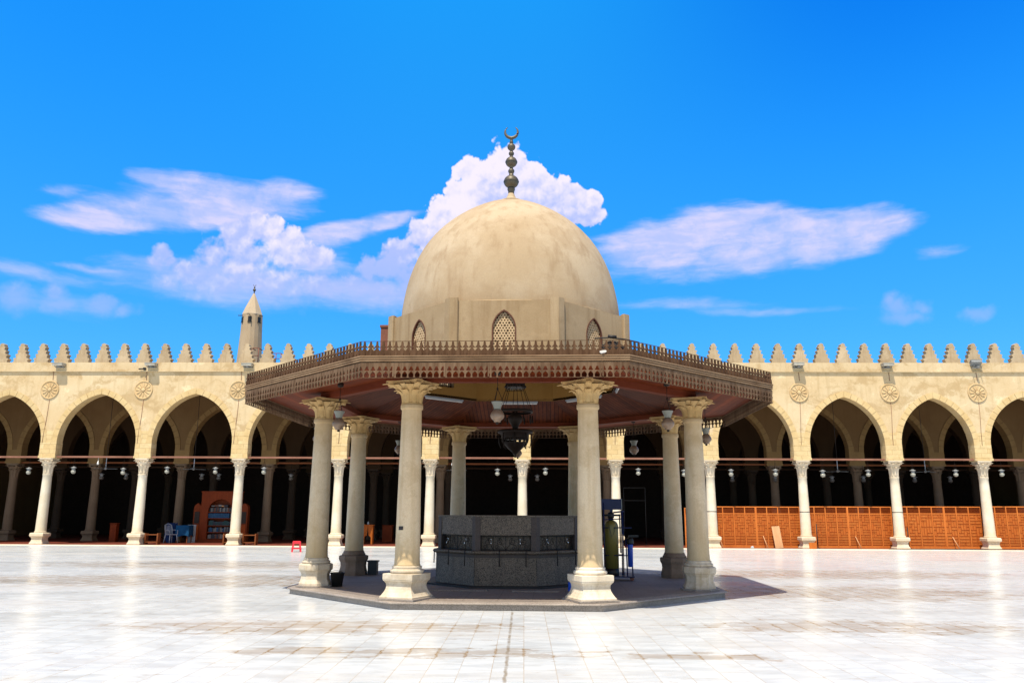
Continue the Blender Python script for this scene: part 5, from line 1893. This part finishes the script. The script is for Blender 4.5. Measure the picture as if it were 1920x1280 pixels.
o = obj('bottle', MB().lathe([(0.10, 0), (0.11, 0.02), (0.11, 0.15), (0.08, 0.2), (0.035, 0.22), (0.035, 0.25)], 16), 'blue_plastic', None, pw(1.36, -2.2, HP))
tag(o, 'blue plastic container on the floor beside the front right column base', 'container')
mb = MB().box(-0.45, 0.45, -0.07, 0.07, 0, 0.025)
tag(obj('floor_board', mb, 'pavement', None, pw(0.62, -2.35, HP), PHI), 'grey board lying on the platform in front of the fountain on the right', 'board')
mb = MB().box(-0.65, 0.65, -0.07, 0.07, 0, 0.025)
tag(obj('floor_board', mb, 'pavement', None, pw(-0.95, -2.32, HP), PHI), 'long grey board lying on the platform in front of the fountain on the left', 'board')

# rags thrown on the canopy corner
rows = []
rng = random.Random(3)
for j in range(9):
    t = j / 8
    row = []
    for i in range(17):
        q = 2 * PI * i / 16
        rr = (0.05 + 0.95 * math.sin(PI * min(1, 0.08 + t * 0.52)))
        w = 1 + 0.22 * math.sin(3 * q + 2.2 * t) + 0.12 * math.sin(7 * q + j)
        row.append((0.28 * rr * w * math.cos(q), 0.14 * rr * w * math.sin(q), 0.26 * (1 - t) ** 0.8 + 0.03 * math.sin(5 * q + 3 * j)))
    row[-1] = row[0]
    rows.append(row)
o = obj('rag_heap', MB().sheet(rows), 'rag', None, pw(1.98, -5.12, 4.16), PHI + 0.25)
tag(o, 'heap of dark rags lying on the front right corner of the canopy', 'rags')
mb = MB().tube([(-0.35, 0, 0.22), (-0.1, 0.02, 0.245), (0.15, 0.0, 0.215), (0.40, 0.03, 0.17)], 0.013, 6)
mb.tube([(-0.12, 0, 0.26), (0.02, 0.01, 0.25)], 0.03, 6)
tag(obj('stick', mb, 'iron', None, pw(2.02, -5.22, 4.24), PHI + 0.1), 'dark stick lying over the cresting on the heap of rags', 'stick')
mb = MB().sheet([[(-0.05, 0, 0.05), (0.0, -0.02, 0.055), (0.045, -0.005, 0.06)], [(-0.06, -0.015, 0.03), (0.005, -0.035, 0.03), (0.06, -0.02, 0.035)], [(-0.035, -0.012, 0.0), (0.0, -0.03, 0.005), (0.03, -0.02, 0.012)]])
tag(obj('rag', mb, 'pale_rag', None, pw(1.80, -5.40, 4.17), PHI), 'scrap of pale cloth stuck in the cresting beside the dark rags', 'cloth')
mb = MB().box(-0.10, 0.10, -0.10, 0.10, 0, 0.95)
mb.box(-0.12, 0.12, -0.12, 0.12, 0.951, 1.0)
tag(obj('roof_box', mb, 'rust', None, pw(-2.80, -0.75, 4.76), PHI), 'reddish brown upright box on the canopy roof at the left of the drum', 'box')
